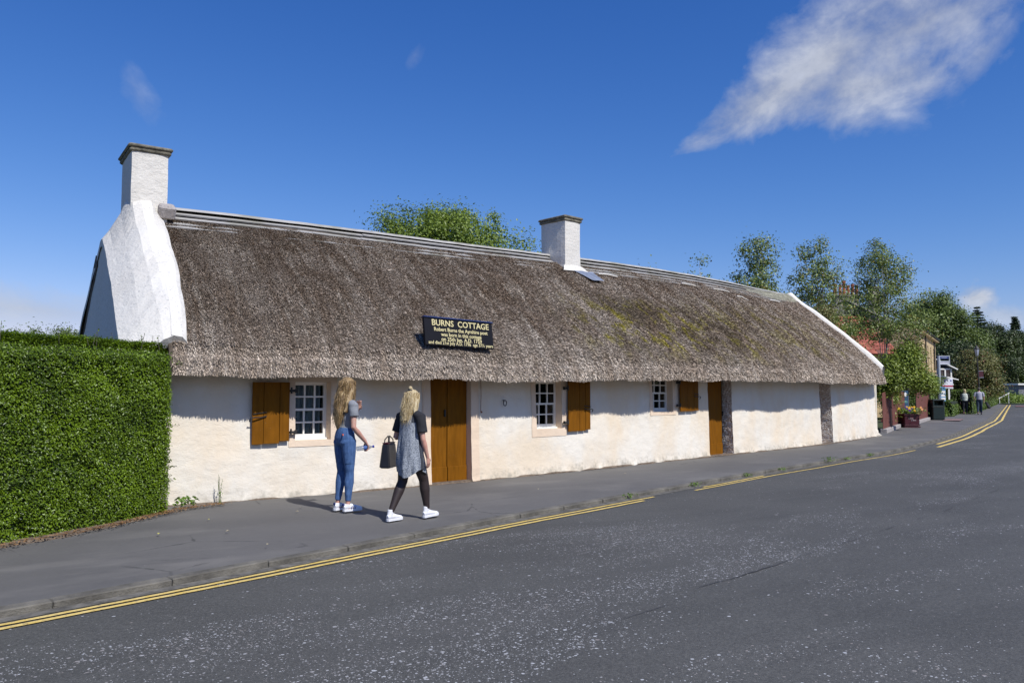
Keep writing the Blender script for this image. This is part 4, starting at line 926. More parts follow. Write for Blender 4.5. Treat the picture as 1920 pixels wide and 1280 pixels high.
# climbing shrubs over the garden fence
SR = Vector((.8274, -.5617, 0))
def bl(sx, dz, z, r, rz_, d=0.): return (SR.x * sx + _ax.x * d, SR.y * sx + _ax.y * d, z, r, r, rz_)
tree('climbing_shrub', tuple(loc(1668, 30.5)), 3.6, [bl(0, 0, 2.15, .75, .75), bl(-.5, 0, 1.95, .55, .6), bl(.6, 0, 2.35, .65, .75), bl(1.15, 0, 2.0, .5, .55), bl(.75, 0, 2.95, .42, .45), bl(-.85, 0, 2.05, .35, .45)], 19000, .085, .055, L_vine, M_bark, 'bright green climber tumbling over the maroon fence beside the cottage', cat='shrub', clus=.15, ncl=260, trunk=.015, shell=.45)
tree('garden_tree', tuple(loc(1700, 37)), 4.6, [bl(0, 0, 3.0, .6, .7), bl(.5, 0, 3.2, .4, .5), bl(-.5, 0, 2.9, .4, .5), bl(.2, 0, 3.7, .35, .4)], 5200, .09, .055, L_rust, M_bark, 'loose olive and russet small tree behind the climber', clus=.17, ncl=170, trunk=.06, shell=.4)
tree('copper_shrub', tuple(loc(1598, 31)), 3.9, [bl(0, 0, 2.8, .34, .5), bl(-.35, 0, 3.3, .22, .35)], 1500, .08, .05, leafmat('copper_leaf', (.05, .02, .018), (.14, .05, .04), .5, .2, 1), M_bark, 'dark copper-leaved shrub showing above the white gable edge', cat='shrub', clus=.14, ncl=60, trunk=.04, shell=.4)
tree('garden_shrub', tuple(loc(1730, 43)), 2.9, [bl(0, 0, 1.95, .7, .55), bl(.6, 0, 1.8, .4, .45), bl(-.7, 0, 1.9, .5, .6)], 7000, .09, .055, L_light, M_bark, 'green shrub behind the far fence panels, below the terrace', cat='shrub', clus=.16, ncl=130, trunk=.05, shell=.4)
tree('trailing_shrub', tuple(at(1668, 803, .05)), 1.3, [(0, 0, 1.25, .8, .22, .30), (.7, .45, 1.15, .6, .2, .35), (.3, .2, .55, .22, .12, .16)], 2400, .085, .05, L_vine, M_bark, 'trailing stems hanging down the face of the near fence', cat='shrub', clus=.14, ncl=46, trunk=.006, limbs=16, shell=.3)

# ================================================================== PEOPLE
def skinmat(name, c): 
    t = NT(name); n = t.noise(14, 3); t.set(t.mix(t.rng(n, .35, .65), c, (c[0] * 1.06, c[1] * .90, c[2] * .88)), .5, Subsurface_Weight=.12, Subsurface_Radius=(.02, .008, .004)); return t.m
M_skin = skinmat('skin', (.52, .31, .235))
def cloth(name, a, b=None, scale=60, rough=.9, bump=.5, fold=.5, st=None, detail=3):
    t = NT(name); b = b or tuple(x * .75 for x in a); n = t.noise(scale, detail, .7, stretch=st); t.bump(t.noise(11, 4, .6, stretch=(1, 1, .55), dist=.7), fold, .02); t.bump(n, bump, .002)
    return t.set(t.mix(t.rng(n, .38, .62), a, b), rough)
M_denim = cloth('blue_denim', (.035, .085, .21), (.065, .135, .29), 40, st=(1, 1, .3), fold=.45)
M_greytee = cloth('grey_jersey', (.19, .20, .215), (.26, .27, .29), 90)
M_heather = cloth('heather_jersey', (.10, .115, .14), (.40, .43, .47), 75, fold=.9, detail=4)
M_blackc = cloth('black_jersey', (.014, .014, .018), (.022, .022, .026), 80)
M_tights = cloth('sheer_black_tights', (.022, .014, .014), (.035, .022, .020), 120, rough=.6, bump=.1, fold=.05)
M_shoe = simple('white_canvas', (.78, .78, .80), .6, .05, 30, .2, 90); M_navyc = simple('navy_trim', (.03, .04, .16), .7)
M_leather = simple('black_leather', (.012, .012, .014), .38, .3, 15, .3, 120); M_wine = simple('dark_red_leather', (.05, .006, .01), .4)
def hairmat(name, a, b, c, bmp=1):
    t = NT(name); n = t.noise(26, 5, .7, stretch=(1.4, 1.4, .10)); n2 = t.noise(60, 3, .7, stretch=(1.5, 1.5, .07), seed=4); col = t.mix(t.rng(n, .36, .64), a, b); col = t.mix(t.rng(n2, .52, .62), col, c)
    if bmp: t.bump(n2, .9, .006); t.bump(n, .6, .008)
    return t.set(col, .5, Specular_IOR_Level=.5)
M_hair1 = hairmat('long_brown_blond_hair', (.10, .055, .022), (.34, .22, .09), (.50, .37, .18)); M_hair2 = hairmat('bleached_blond_hair', (.22, .14, .06), (.58, .46, .24), (.74, .66, .45))
M_str1 = hairmat('fair_hair_strand', (.16, .095, .04), (.32, .21, .09), (.42, .30, .15), 0); M_str2 = hairmat('blond_hair_strand', (.34, .24, .11), (.58, .46, .25), (.68, .58, .38), 0)
def remesh(mb, name, voxel, mat, parent, smooth_it=4, fn=None):
    me = bpy.data.meshes.new(name); me.from_pydata([tuple(v) for v in mb.V], [], mb.F); tmp = bpy.data.objects.new(name, me); COL.objects.link(tmp)
    r = tmp.modifiers.new('r', 'REMESH'); r.mode = 'VOXEL'; r.voxel_size = voxel; r.use_smooth_shade = True
    sm = tmp.modifiers.new('s', 'SMOOTH'); sm.factor = .5; sm.iterations = smooth_it
    dg = bpy.context.evaluated_depsgraph_get(); ev = tmp.evaluated_get(dg); out = bpy.data.meshes.new_from_object(ev); bpy.data.objects.remove(tmp)
    if fn:
        co = np.empty(len(out.vertices) * 3, dtype=np.float32); out.vertices.foreach_get('co', co); co = fn(co.reshape(-1, 3)); out.vertices.foreach_set('co', co.astype(np.float32).ravel())
    out.materials.clear(); out.materials.append(mat); out.polygons.foreach_set('use_smooth', np.ones(len(out.polygons), dtype=bool)); out.name = name
    return link(bpy.data.objects.new(name, out), parent)
def hand(mb, wrist, d, palm, thumb, curl=.5, s=1.0, spread=.12, curls=None):
    """palm and five fingers: d along the hand, palm = the way the palm faces, thumb = side the thumb leaves"""
    d = Vector(d).normalized(); palm = (Vector(palm) - d * Vector(palm).dot(d)).normalized(); th = (Vector(thumb) - d * Vector(thumb).dot(d) - palm * Vector(thumb).dot(palm)).normalized(); w = Vector(wrist)
    mb.tube([w - d * .02 * s, w + d * .02 * s, w + d * .055 * s, w + d * .085 * s], [(.024 * s, .018 * s), (.030 * s, .016 * s), (.038 * s, .014 * s), (.036 * s, .012 * s)], 10, side=th)
    for i, (off, ln) in enumerate(((.028, .070), (.009, .080), (-.010, .074), (-.028, .058))):
        cl = (curls[i] if curls else curl); p = w + d * .080 * s + th * off * s; dd = (d + th * off * spread * 20 * .3).normalized(); pts = [p - d * .02 * s]; seg = ln * s / 3
        for k in range(3):
            ang = cl * (.5 + .45 * k); dirv = dd * cos(ang) + palm * sin(ang); pts.append(pts[-1] + dirv * (seg if k else seg + .02 * s))
        mb.tube(pts, [.0095 * s, .0092 * s, .0085 * s, .0068 * s], 7)
    b0 = w + d * .022 * s + th * .026 * s; b1 = b0 + (th * .75 + d * .65 + palm * .2).normalized() * .036 * s; b2 = b1 + (d * .85 + th * .2 + palm * (.3 + curl * .5)).normalized() * .032 * s; b3 = b2 + (d * .8 + palm * (.35 + curl * .6)).normalized() * .024 * s
    mb.tube([b0 - th * .012 * s, b1, b2, b3], [.014 * s, .0125 * s, .0105 * s, .008 * s], 7)
def person(name, loc_, heading, S, J, label, group=None, voxel=.0075, skin=None):
    """J: dict of joints in a 1.68 m body facing +x (x forward, y left, z up)"""
    root = empty(name, loc_, heading, label=label, cat='person', group=group); root.scale = (S, S, S); b = MB()
    hx, hy, hz = J['head']; yaw = J.get('yaw', 0); HM = Matrix.Rotation(yaw, 3, 'Z') @ Matrix.Rotation(J.get('pitch', 0), 3, 'Y')
    b.ell((hx - .008, hy, hz + .02), (.098, .077, .108), 16, 12, HM); b.ell(Vector((hx, hy, hz)) + HM @ Vector((.035, 0, -.055)), (.055, .052, .062), 12, 8, HM)
    b.tube([Vector((hx, hy, hz)) + HM @ Vector((.082, 0, .02)), Vector((hx, hy, hz)) + HM @ Vector((.108, 0, -.02)), Vector((hx, hy, hz)) + HM @ Vector((.09, 0, -.032))], [(.010, .012), (.015, .012), (.013, .010)], 8, side=(0, 1, 0))
    for sy in (-1, 1): b.ell(Vector((hx, hy, hz)) + HM @ Vector((-.01, sy * .078, -.005)), (.018, .008, .030), 8, 6, HM)
    nk = J['neck']; b.tube([nk, Vector(nk).lerp(Vector((hx, hy, hz)), .5), (hx - .01, hy, hz - .03)], [.056, .048, .052], 12)
    T = J['torso']; b.tube([t_[0] for t_ in T], [(t_[1], t_[2]) for t_ in T], 18, side=(0, 1, 0))
    for sd_ in ('R', 'L'):
        sh, el, wr = J['arm' + sd_]; sh, el, wr = Vector(sh), Vector(el), Vector(wr)
        b.ell(sh, (.044, .044, .048), 10, 8); b.tube([sh, sh.lerp(el, .35), el, el.lerp(wr, .3), wr], [.046, .043, .034, .036, .023], 12)
        h_ = J['hand' + sd_]; hand(b, wr, h_['d'], h_['palm'], h_['thumb'], h_.get('curl', .5), h_.get('s', 1), curls=h_.get('curls'))
        hp, kn, an = J['leg' + sd_][:3]; hp, kn, an = Vector(hp), Vector(kn), Vector(an); q = J.get('legr', (.088, .080, .055, .054, .033))
        b.tube([hp, hp.lerp(kn, .35), kn, kn.lerp(an, .32), kn.lerp(an, .7), an], [(q[0], q[0] * 1.08), (q[1], q[1] * 1.05), q[2], (q[3], q[3] * 1.05), (q[3] * .78, q[3] * .8), q[4]], 14)
        ft = J['foot' + sd_]; b.tube([an, an + Vector((0, 0, -.05)), Vector(ft[0]), Vector(ft[1])], [.031, .030, (.028, .020), (.022, .014)], 10, side=(0, 1, 0))
    body = remesh(b, 'body', voxel, skin or M_skin, root, 3)
    H = Vector((hx, hy, hz))
    for sy in (-1, 1):
        e = MB(); e.ell(H + HM @ Vector((.083, sy * .031, .012)), (.010, .013, .010), 8, 6, HM); e.build('eye', M_dark, root, True)
    e = MB(); e.ell(H + HM @ Vector((.086, 0, -.062)), (.008, .024, .008), 8, 6, HM); e.build('mouth', simple('lips_' + name, (.42, .14, .13), .5), root, True)
    return root, H, HM
def garment(parts, name, voxel, mat, parent, it=3, fn=None, M=None):
    b = MB()
    for p in parts: b.tube(p[0], p[1], p[2] if len(p) > 2 else 14, side=p[3] if len(p) > 3 else None)
    return remesh(b, name, voxel, mat, parent, it, fn)
def shoe(parent, an, toe, mats, high=False, stripes=False, pitch=0.):
    """an: ankle joint, toe: tip of the foot on the ground"""
    an = Vector(an); toe = Vector(toe); d = Vector((toe.x - an.x, toe.y - an.y, 0)).normalized(); sidev = Vector((-d.y, d.x, 0)); Q = Matrix((( d.x, sidev.x, 0), (d.y, sidev.y, 0), (0, 0, 1)))
    Q = Q @ Matrix.Rotation(pitch, 3, 'Y'); o = Vector((an.x, an.y, 0)) + Vector((0, 0, max(0, an.z - (.115 if high else .095)))); L = .265
    heel = o - d * .062; f = lambda x, y, z: heel + Q @ Vector((x, y, z))
    b = MB(); b.tube([f(.0, 0, .052), f(.03, 0, .058), f(.10, 0, .055), f(.17, 0, .043), f(.235, 0, .034), f(.262, 0, .030)], [(.022, .024), (.033, .036), (.036, .036), (.041, .028), (.036, .020), (.018, .010)], 14, side=sidev)
    hh = .145 if high else .088; b.tube([f(.045, 0, .05), f(.055, 0, hh * .75), f(.058, 0, hh)], [(.033, .045), (.034, .045), (.036, .044)], 14, side=sidev)
    up = remesh(b, 'shoe', .005, mats[0], parent, 2)
    V = []; F = []; prof = [(0, .0, .026), (.02, 0, .034), (.08, 0, .033), (.14, 0, .040), (.19, 0, .046), (.24, 0, .038), (.264, 0, .022), (.273, 0, .0)]; out = [(x, w) for x, _, w in prof] + [(x, -w) for x, _, w in prof[::-1] if w > 0]
    out = [(-.006, .0)] + out; n = len(out)
    for z in (.0, .028): V += [f(x, y, z) for x, y in out]
    F = [(i, (i + 1) % n, n + (i + 1) % n, n + i) for i in range(n)] + [tuple(range(n - 1, -1, -1)), tuple(range(n, 2 * n))]; mesh('sole', V, F, mats[0], up, False)
    for i in range(5): q = MB(); q.tube([f(.105 + .019 * i, .022, .083 - .007 * i), f(.110 + .019 * i, 0, .093 - .0085 * i), f(.105 + .019 * i, -.022, .083 - .007 * i)], .0035, 5); q.build('lace', mats[0], up)
    if stripes:
        for sy in (-1, 1):
            for i in range(3): q = MB(); x = .095 + .026 * i; q.tube([f(x, sy * .0405, .030), f(x + .012, sy * .034, .068 - .004 * i)], [(.0055, .003), (.0055, .003)], 6, side=d); q.build('side_stripe', M_navyc, up)
        q = MB(); q.ell(f(-.002, 0, .085), (.012, .022, .020), 8, 6); q.build('heel_tab', M_navyc, up)
    return up
def strands(name, root_pts, mat, parent, w=.004, n=5):
    """hair locks: each a list of points -> thin tapering ribbons joined as one mass"""
    V = []; F = []
    for pts in root_pts:
        pts = [Vector(p) for p in pts]; sd_ = Vector((random.uniform(-1, 1), random.uniform(-1, 1), 0)).normalized(); base = len(V)
        for i, p in enumerate(pts): ww = w * (1 - .75 * i / (len(pts) - 1)); V += [p - sd_ * ww, p + sd_ * ww]
        for i in range(len(pts) - 1): F.append((base + 2 * i, base + 2 * i + 1, base + 2 * i + 3, base + 2 * i + 2))
    o = mesh(name, V, F, mat, parent); o['kind'] = 'stuff'; return o

# ---- woman in jeans, hand raised to her face
FL = .048
J1 = dict(legr=(.068, .064, .042, .042, .028), head=(.035, .0, 1.565), yaw=radians(38), neck=(0, 0, 1.40),
          torso=[((-.01, 0, .88), .125, .085), ((-.02, 0, .95), .135, .095), ((0, 0, 1.03), .120, .088), ((.01, 0, 1.10), .112, .082), ((.01, 0, 1.20), .128, .095), ((.0, 0, 1.30), .140, .092), ((-.005, 0, 1.36), .138, .075), ((0, 0, 1.40), .08, .058)],
          armR=((-.01, -.165, 1.345), (-.035, -.205, 1.065), (.165, -.195, .875)), armL=((0, .165, 1.345), (.075, .235, 1.085), (.235, .075, 1.27)),
          handR=dict(d=(.55, .05, -.75), palm=(-.6, .2, -.5), thumb=(.4, 1, .2), curl=1.15), handL=dict(d=(.15, -.25, 1), palm=(-.9, -.3, .1), thumb=(.1, -1, .2), curl=.45, curls=(.25, .5, .8, 1.1)),
          legR=((-.015, -.078, .90), (.005, -.080, .49), (-.02, -.085, .09)), legL=((-.015, .078, .90), (.0, .083, .49), (-.045, .095, .09)),
          footR=((.05, -.09, .035), (.16, -.10, .03)), footL=((.03, .10, .035), (.13, .13, .03)))
w1, H1, HM1 = person('person', (4.06, 9.80, FL), radians(14), 1.0, J1, 'long-haired woman in blue jeans and grey T-shirt, one hand raised to her face')
J2_ = None
jean_r = [(.084, .104), (.082, .094), (.056, .058), (.055, .066), (.043, .046), (.037, .039)]
def foldfn(amp, fz, zlo, zhi):
    def fn(co):
        out = co.copy()
        for i, p in enumerate(co):
            if zlo < p[2] < zhi: k = noise.noise(Vector((p[0] * 6, p[1] * 6, p[2] * fz))) * amp; out[i, 0] += k; out[i, 1] += k * .6
        return out
    return fn
leg = lambda J, s: [J['leg' + s][0], Vector(J['leg' + s][0]).lerp(Vector(J['leg' + s][1]), .35), J['leg' + s][1], Vector(J['leg' + s][1]).lerp(Vector(J['leg' + s][2]), .32), Vector(J['leg' + s][1]).lerp(Vector(J['leg' + s][2]), .7), Vector(J['leg' + s][2]) + Vector((0, 0, .0 if J is J2_ else .035))]
jeans = garment([(leg(J1, 'R'), jean_r, 18, (0, 1, 0)), (leg(J1, 'L'), jean_r, 18, (0, 1, 0)), ([(-.020, -.070, .80), (-.050, -.066, .87), (-.035, -.055, .93)], [(.070, .07), (.082, .080), (.06, .07)], 14, (0, 1, 0)), ([(-.020, .070, .80), (-.050, .066, .87), (-.035, .055, .93)], [(.070, .07), (.082, .080), (.06, .07)], 14, (0, 1, 0)),
                 ([(-.012, 0, .86), (-.02, 0, .93), (-.015, 0, .99), (-.002, 0, 1.045)], [(.156, .112), (.160, .116), (.146, .106), (.128, .094)], 20, (0, 1, 0))], 'jeans', .0075, M_denim, w1, 9, foldfn(.006, 14, .1, .6))
b = MB(); b.box((-.118, -.090, .972), (.012, .065, .02), M=Matrix.Rotation(-.42, 4, 'Z')); b.build('phone', simple('coral_phone_edge', (.75, .16, .12), .5), jeans)
b = MB(); b.tube([(-.002, 0, 1.02), (.0, 0, 1.05)], [(.134, .100), (.130, .096)], 24, side=(0, 1, 0)); b.build('waistband', M_denim, jeans, True)
tee = garment([([(0, 0, 1.025), (.008, 0, 1.08), (.012, 0, 1.18), (.005, 0, 1.29), (-.003, 0, 1.365), (0, 0, 1.405)], [(.128, .097), (.124, .094), (.138, .106), (.152, .104), (.148, .085), (.088, .068)], 20, (0, 1, 0)),
               ([(-.005, -.12, 1.36), (-.015, -.172, 1.345), (-.024, -.195, 1.20)], [.06, .064, .060], 14), ([(.0, .12, 1.36), (.01, .172, 1.345), (.035, .205, 1.20)], [.06, .064, .060], 14)], 't_shirt', .0075, M_greytee, w1, 2, foldfn(.009, 16, 1.0, 1.34))
hb = MB(); hc = H1
hb.ell((hc.x - .02, hc.y, hc.z + .035), (.112, .098, .108), 16, 12); hb.tube([(hc.x - .035, .01, hc.z + .02), (-.055, .015, 1.48), (-.095, .02, 1.36), (-.115, .025, 1.24), (-.118, .03, 1.12), (-.105, .035, 1.04)], [(.092, .080), (.094, .068), (.098, .050), (.092, .042), (.066, .032), (.025, .018)], 16, side=(.25, 1, 0))
hb.tube([(hc.x + .01, -.075, hc.z + .03), (.0, -.085, 1.48), (-.045, -.10, 1.36), (-.08, -.10, 1.25)], [(.05, .03), (.045, .035), (.05, .035), (.03, .02)], 12, side=(1, 0, 0))
hb.tube([(hc.x + .07, .05, hc.z + .06), (hc.x + .065, .08, 1.50), (.03, .09, 1.38)], [(.045, .03), (.035, .03), (.03, .02)], 10, side=(1, 0, 0))
hair = remesh(hb, 'hair', .008, M_hair1, w1, 4, foldfn(.02, 9, 0, 2))
st_ = []
for i in range(800):
    a = random.uniform(-2.6, 2.6); r0 = random.uniform(.85, 1.05); top = Vector((hc.x - .02 - .11 * r0 * cos(a) * (1 if abs(a) < 1.9 else .9), hc.y + .10 * r0 * sin(a), hc.z + random.uniform(-.02, .10))); y1 = top.y * random.uniform(.55, 1.05) + .015
    L = random.uniform(.22, .52) if abs(a) < 1.6 else random.uniform(.15, .3); x1 = -.10 - .05 * random.random() - .02 * cos(a); ph = random.uniform(0, 6); pts = [top]
    for k in range(1, 8):
        u = k / 7; pts.append(Vector((top.x * (1 - u) + (x1 if abs(a) < 1.8 else top.x) * u + .010 * sin(ph + 9 * u), top.y * (1 - u) + y1 * u + .014 * sin(ph * 2 + 8 * u), top.z - L * u)))
    st_.append(pts)
strands('hair_strands', st_, M_str1, hair, .0032)
shoe(w1, J1['legR'][2], (.22, -.11, 0), (M_shoe,), stripes=True); shoe(w1, J1['legL'][2], (.19, .15, 0), (M_shoe,), stripes=True)
# bottle in her right hand
def plasticmat():
    t = NT('clear_bottle_plastic'); t.n.remove(t.b); tr = t.node('ShaderNodeBsdfTransparent'); tr.inputs[0].default_value = (.80, .84, .90, 1); gl = t.node('ShaderNodeBsdfGlossy'); gl.inputs['Roughness'].default_value = .12; mx = t.node('ShaderNodeMixShader'); mx.inputs[0].default_value = .30
    t.l.new(tr.outputs[0], mx.inputs[1]); t.l.new(gl.outputs[0], mx.inputs[2]); t.l.new(mx.outputs[0], t.n['Material Output'].inputs[0]); return t.m
bq = empty('water_bottle', (0, 0, 0), label='clear plastic water bottle with blue cap held by the woman in jeans', cat='bottle')
R1 = Matrix.Rotation(radians(14), 3, 'Z'); hp = Vector((4.06, 9.80, FL)) + R1 @ Vector((.195, -.185, .80)); dv = (R1 @ Vector((.75, -.55, .12))).normalized(); bq.location = hp
pts = [dv * x for x in (-.135, -.128, -.05, -.045, .0, .03, .055, .075)]; b = MB(); b.tube(pts, [.020, .031, .031, .029, .031, .029, .014, .012], 14); b.build('bottle_body', plasticmat(), bq, True)
b = MB(); b.tube([dv * .072, dv * .096], .0155, 12); b.build('bottle_cap', simple('blue_cap', (.02, .035, .28), .4), bq)
b = MB(); b.tube([dv * -.04, dv * .0], .0318, 14, cap=False); b.build('bottle_label', simple('blue_label', (.05, .12, .35), .5), bq)

# ---- woman walking in a loose heather dress
J2 = dict(head=(.045, .0, 1.565), yaw=radians(8), pitch=radians(8), neck=(.01, 0, 1.40),
          torso=[((-.01, 0, .88), .150, .112), ((-.02, 0, .96), .162, .12), ((0, 0, 1.05), .128, .092), ((.01, 0, 1.20), .135, .098), ((.01, 0, 1.30), .148, .095), ((.005, 0, 1.36), .145, .078), ((.01, 0, 1.40), .082, .06)],
          armR=((.0, -.175, 1.335), (.0, -.235, 1.04), (.085, -.235, .805)), armL=((0, .175, 1.335), (-.05, .235, 1.05), (.06, .285, 1.06)),
          handR=dict(d=(.25, .0, -1), palm=(-.1, 1, 0), thumb=(1, .3, 0), curl=.5), handL=dict(d=(.8, .15, .25), palm=(0, -.4, 1), thumb=(.2, -1, .3), curl=1.2), legr=(.082, .074, .050, .052, .030),
          legR=((.0, -.082, .90), (.17, -.080, .50), (.235, -.078, .115)), legL=((.0, .082, .90), (-.06, .080, .49), (-.265, .078, .115)),
          footR=((.30, -.08, .04), (.40, -.08, .05)), footL=((-.20, .08, .04), (-.09, .085, .03)))
w2, H2, HM2 = person('person', (4.49, 8.82, .028), radians(17), .925, J2, 'woman walking, blond hair tied at the crown, in a grey marled dress with black sleeves')
J2_ = J2
tl = [(.100, .104), (.092, .096), (.064, .066), (.066, .068), (.048, .05), (.037, .038)]
garment([(leg(J2, 'R'), tl, 18, (0, 1, 0)), (leg(J2, 'L'), tl, 18, (0, 1, 0)), ([(-.01, 0, .85), (-.01, 0, .98)], [(.160, .118), (.150, .11)], 18, (0, 1, 0))], 'tights', .0075, M_tights, w2, 3)
def dress():
    V = []; n = 72; rows = 34; F = []
    for i in range(rows + 1):
        u = i / rows
        for k in range(n):
            th = 2 * pi * k / n; back = .5 - .5 * cos(th); hem = .60 - .045 * cos(2 * th) * 1.0 + .015 * sin(th * 3)
            z = 1.40 - (1.40 - hem) * u; a = float(np.interp(u, [0, .06, .14, .35, .6, .85, 1], [.085, .135, .155, .165, .185, .205, .195])); c = float(np.interp(u, [0, .06, .14, .35, .6, .85, 1], [.062, .085, .105, .125, .150, .170, .165]))
            f = 1 + max(0, u - .12) * (.10 * sin(5 * th + 3.2 * u + .6) + .07 * sin(9 * th - 4 * u) + .05 * sin(14 * th + 7 * u)) * 1.0
            x = cos(th) * c * f - .012 * u + .02 * max(0, u - .5); y = sin(th) * a * f - .035 * u * max(0, u - .3); V.append((x, y, z))
    for i in range(rows):
        for k in range(n): F.append((i * n + k, (i + 1) * n + k, (i + 1) * n + (k + 1) % n, i * n + (k + 1) % n))
    F.append(tuple(range(n)))
    # side panels are black, the rest marled grey
    mi = []
    for f in F[:-1]:
        i, k = f[0] // n, f[0] % n; th = k / n * 2 * pi; u = i / rows; mi.append(1 if (abs(th - 3 * pi / 2 + .05) < .22 - .05 * u and u > .1) or (abs(th - pi / 2) < .22 and u > .1) or (u < .16 and abs(sin(th)) > .62) else 0)
    return mesh('dress', V, F, None, w2, True, mats=[M_heather, cloth('charcoal_panel', (.030, .034, .044), (.05, .055, .068), 80)], mi=mi + [0])
dr = dress()
garment([([(.0, -.10, 1.365), (.0, -.178, 1.34), (.0, -.222, 1.13)], [.062, .070, .068], 14), ([(.0, .10, 1.365), (.0, .178, 1.34), (-.04, .222, 1.13)], [.062, .070, .068], 14)], 'sleeve', .0075, M_blackc, w2, 2, foldfn(.008, 14, 1.1, 1.33))
hb = MB(); hc = H2; hb.ell((hc.x - .02, hc.y, hc.z + .02), (.112, .098, .112), 16, 12); hb.ell((hc.x - .055, 0, hc.z + .145), (.030, .030, .030), 10, 8)
hb.tube([(hc.x - .05, 0, hc.z + .02), (-.035, .0, 1.47), (-.085, .0, 1.37), (-.125, .0, 1.28)], [(.092, .06), (.094, .05), (.082, .034), (.045, .02)], 16, side=(0, 1, 0))
for sy in (-1, 1): hb.tube([(hc.x - .02, sy * .085, hc.z), (.0, sy * .10, 1.46), (-.03, sy * .115, 1.36)], [(.04, .03), (.045, .025), (.03, .015)], 10, side=(1, 0, 0))
hair = remesh(hb, 'hair', .008, M_hair2, w2, 4, foldfn(.016, 9, 0, 2)); st_ = []
for i in range(800):
    a = random.uniform(-2.2, 2.2); top = Vector((hc.x - .02 - .108 * cos(a), hc.y + .10 * sin(a), hc.z + random.uniform(-.03, .09))); L = random.uniform(.16, .36); y1 = top.y * random.uniform(.35, 1.0); x1 = -.135 * cos(a * .6) - .02 * random.random(); ph = random.uniform(0, 6); pts = [top]
    if i % 3 == 0: pts = [Vector((hc.x - .055, 0, hc.z + .12)), top]
    for k in range(1, 7): u = k / 6; pts.append(Vector((top.x * (1 - u) + x1 * u, top.y * (1 - u) + y1 * u + .008 * sin(ph + 6 * u), top.z - L * u)))
    st_.append(pts)
strands('hair_strands', st_, M_str2, hair, .0032)
b = MB(); 
for k in range(12): a0, a1 = 2 * pi * k / 12, 2 * pi * (k + 1) / 12; b.tube([(hc.x - .055 + .026 * cos(a0), .026 * sin(a0), hc.z + .118), (hc.x - .055 + .026 * cos(a1), .026 * sin(a1), hc.z + .118)], .010, 6)
b.build('hair_tie', M_blackc, hair)
shoe(w2, J2['legR'][2], (.49, -.085, 0), (M_shoe,), high=True, pitch=radians(-3)); shoe(w2, J2['legL'][2], (0., .09, 0), (M_shoe,), high=True, pitch=radians(0))
# her structured bag
R2 = Matrix.Rotation(radians(17), 4, 'Z'); bg_ = empty('handbag', tuple(Vector((4.49, 8.82, .028)) + R2 @ (Vector((-.075, .335, .655)) * .925)), radians(17 + 28), label='black boxy handbag hanging from the forearm of the woman in the dress', cat='bag'); bg_.scale = (.925,) * 3
b = MB(); b.box((0, 0, .16), (.34, .15, .32), taper=(.86, .62), bev=.018); b.build('bag_body', M_leather, bg_); b = MB(); b.box((0, 0, .325), (.285, .085, .018), bev=.006); b.build('bag_rim', M_wine, bg_)
for sy in (-1, 1):
    b = MB(); b.tube([(-.08, sy * .036, .30), (-.07, sy * .03, .375), (.0, sy * .01, .42), (.07, sy * .03, .375), (.08, sy * .036, .30)], .0075, 7); b.build('handle', M_leather, bg_)

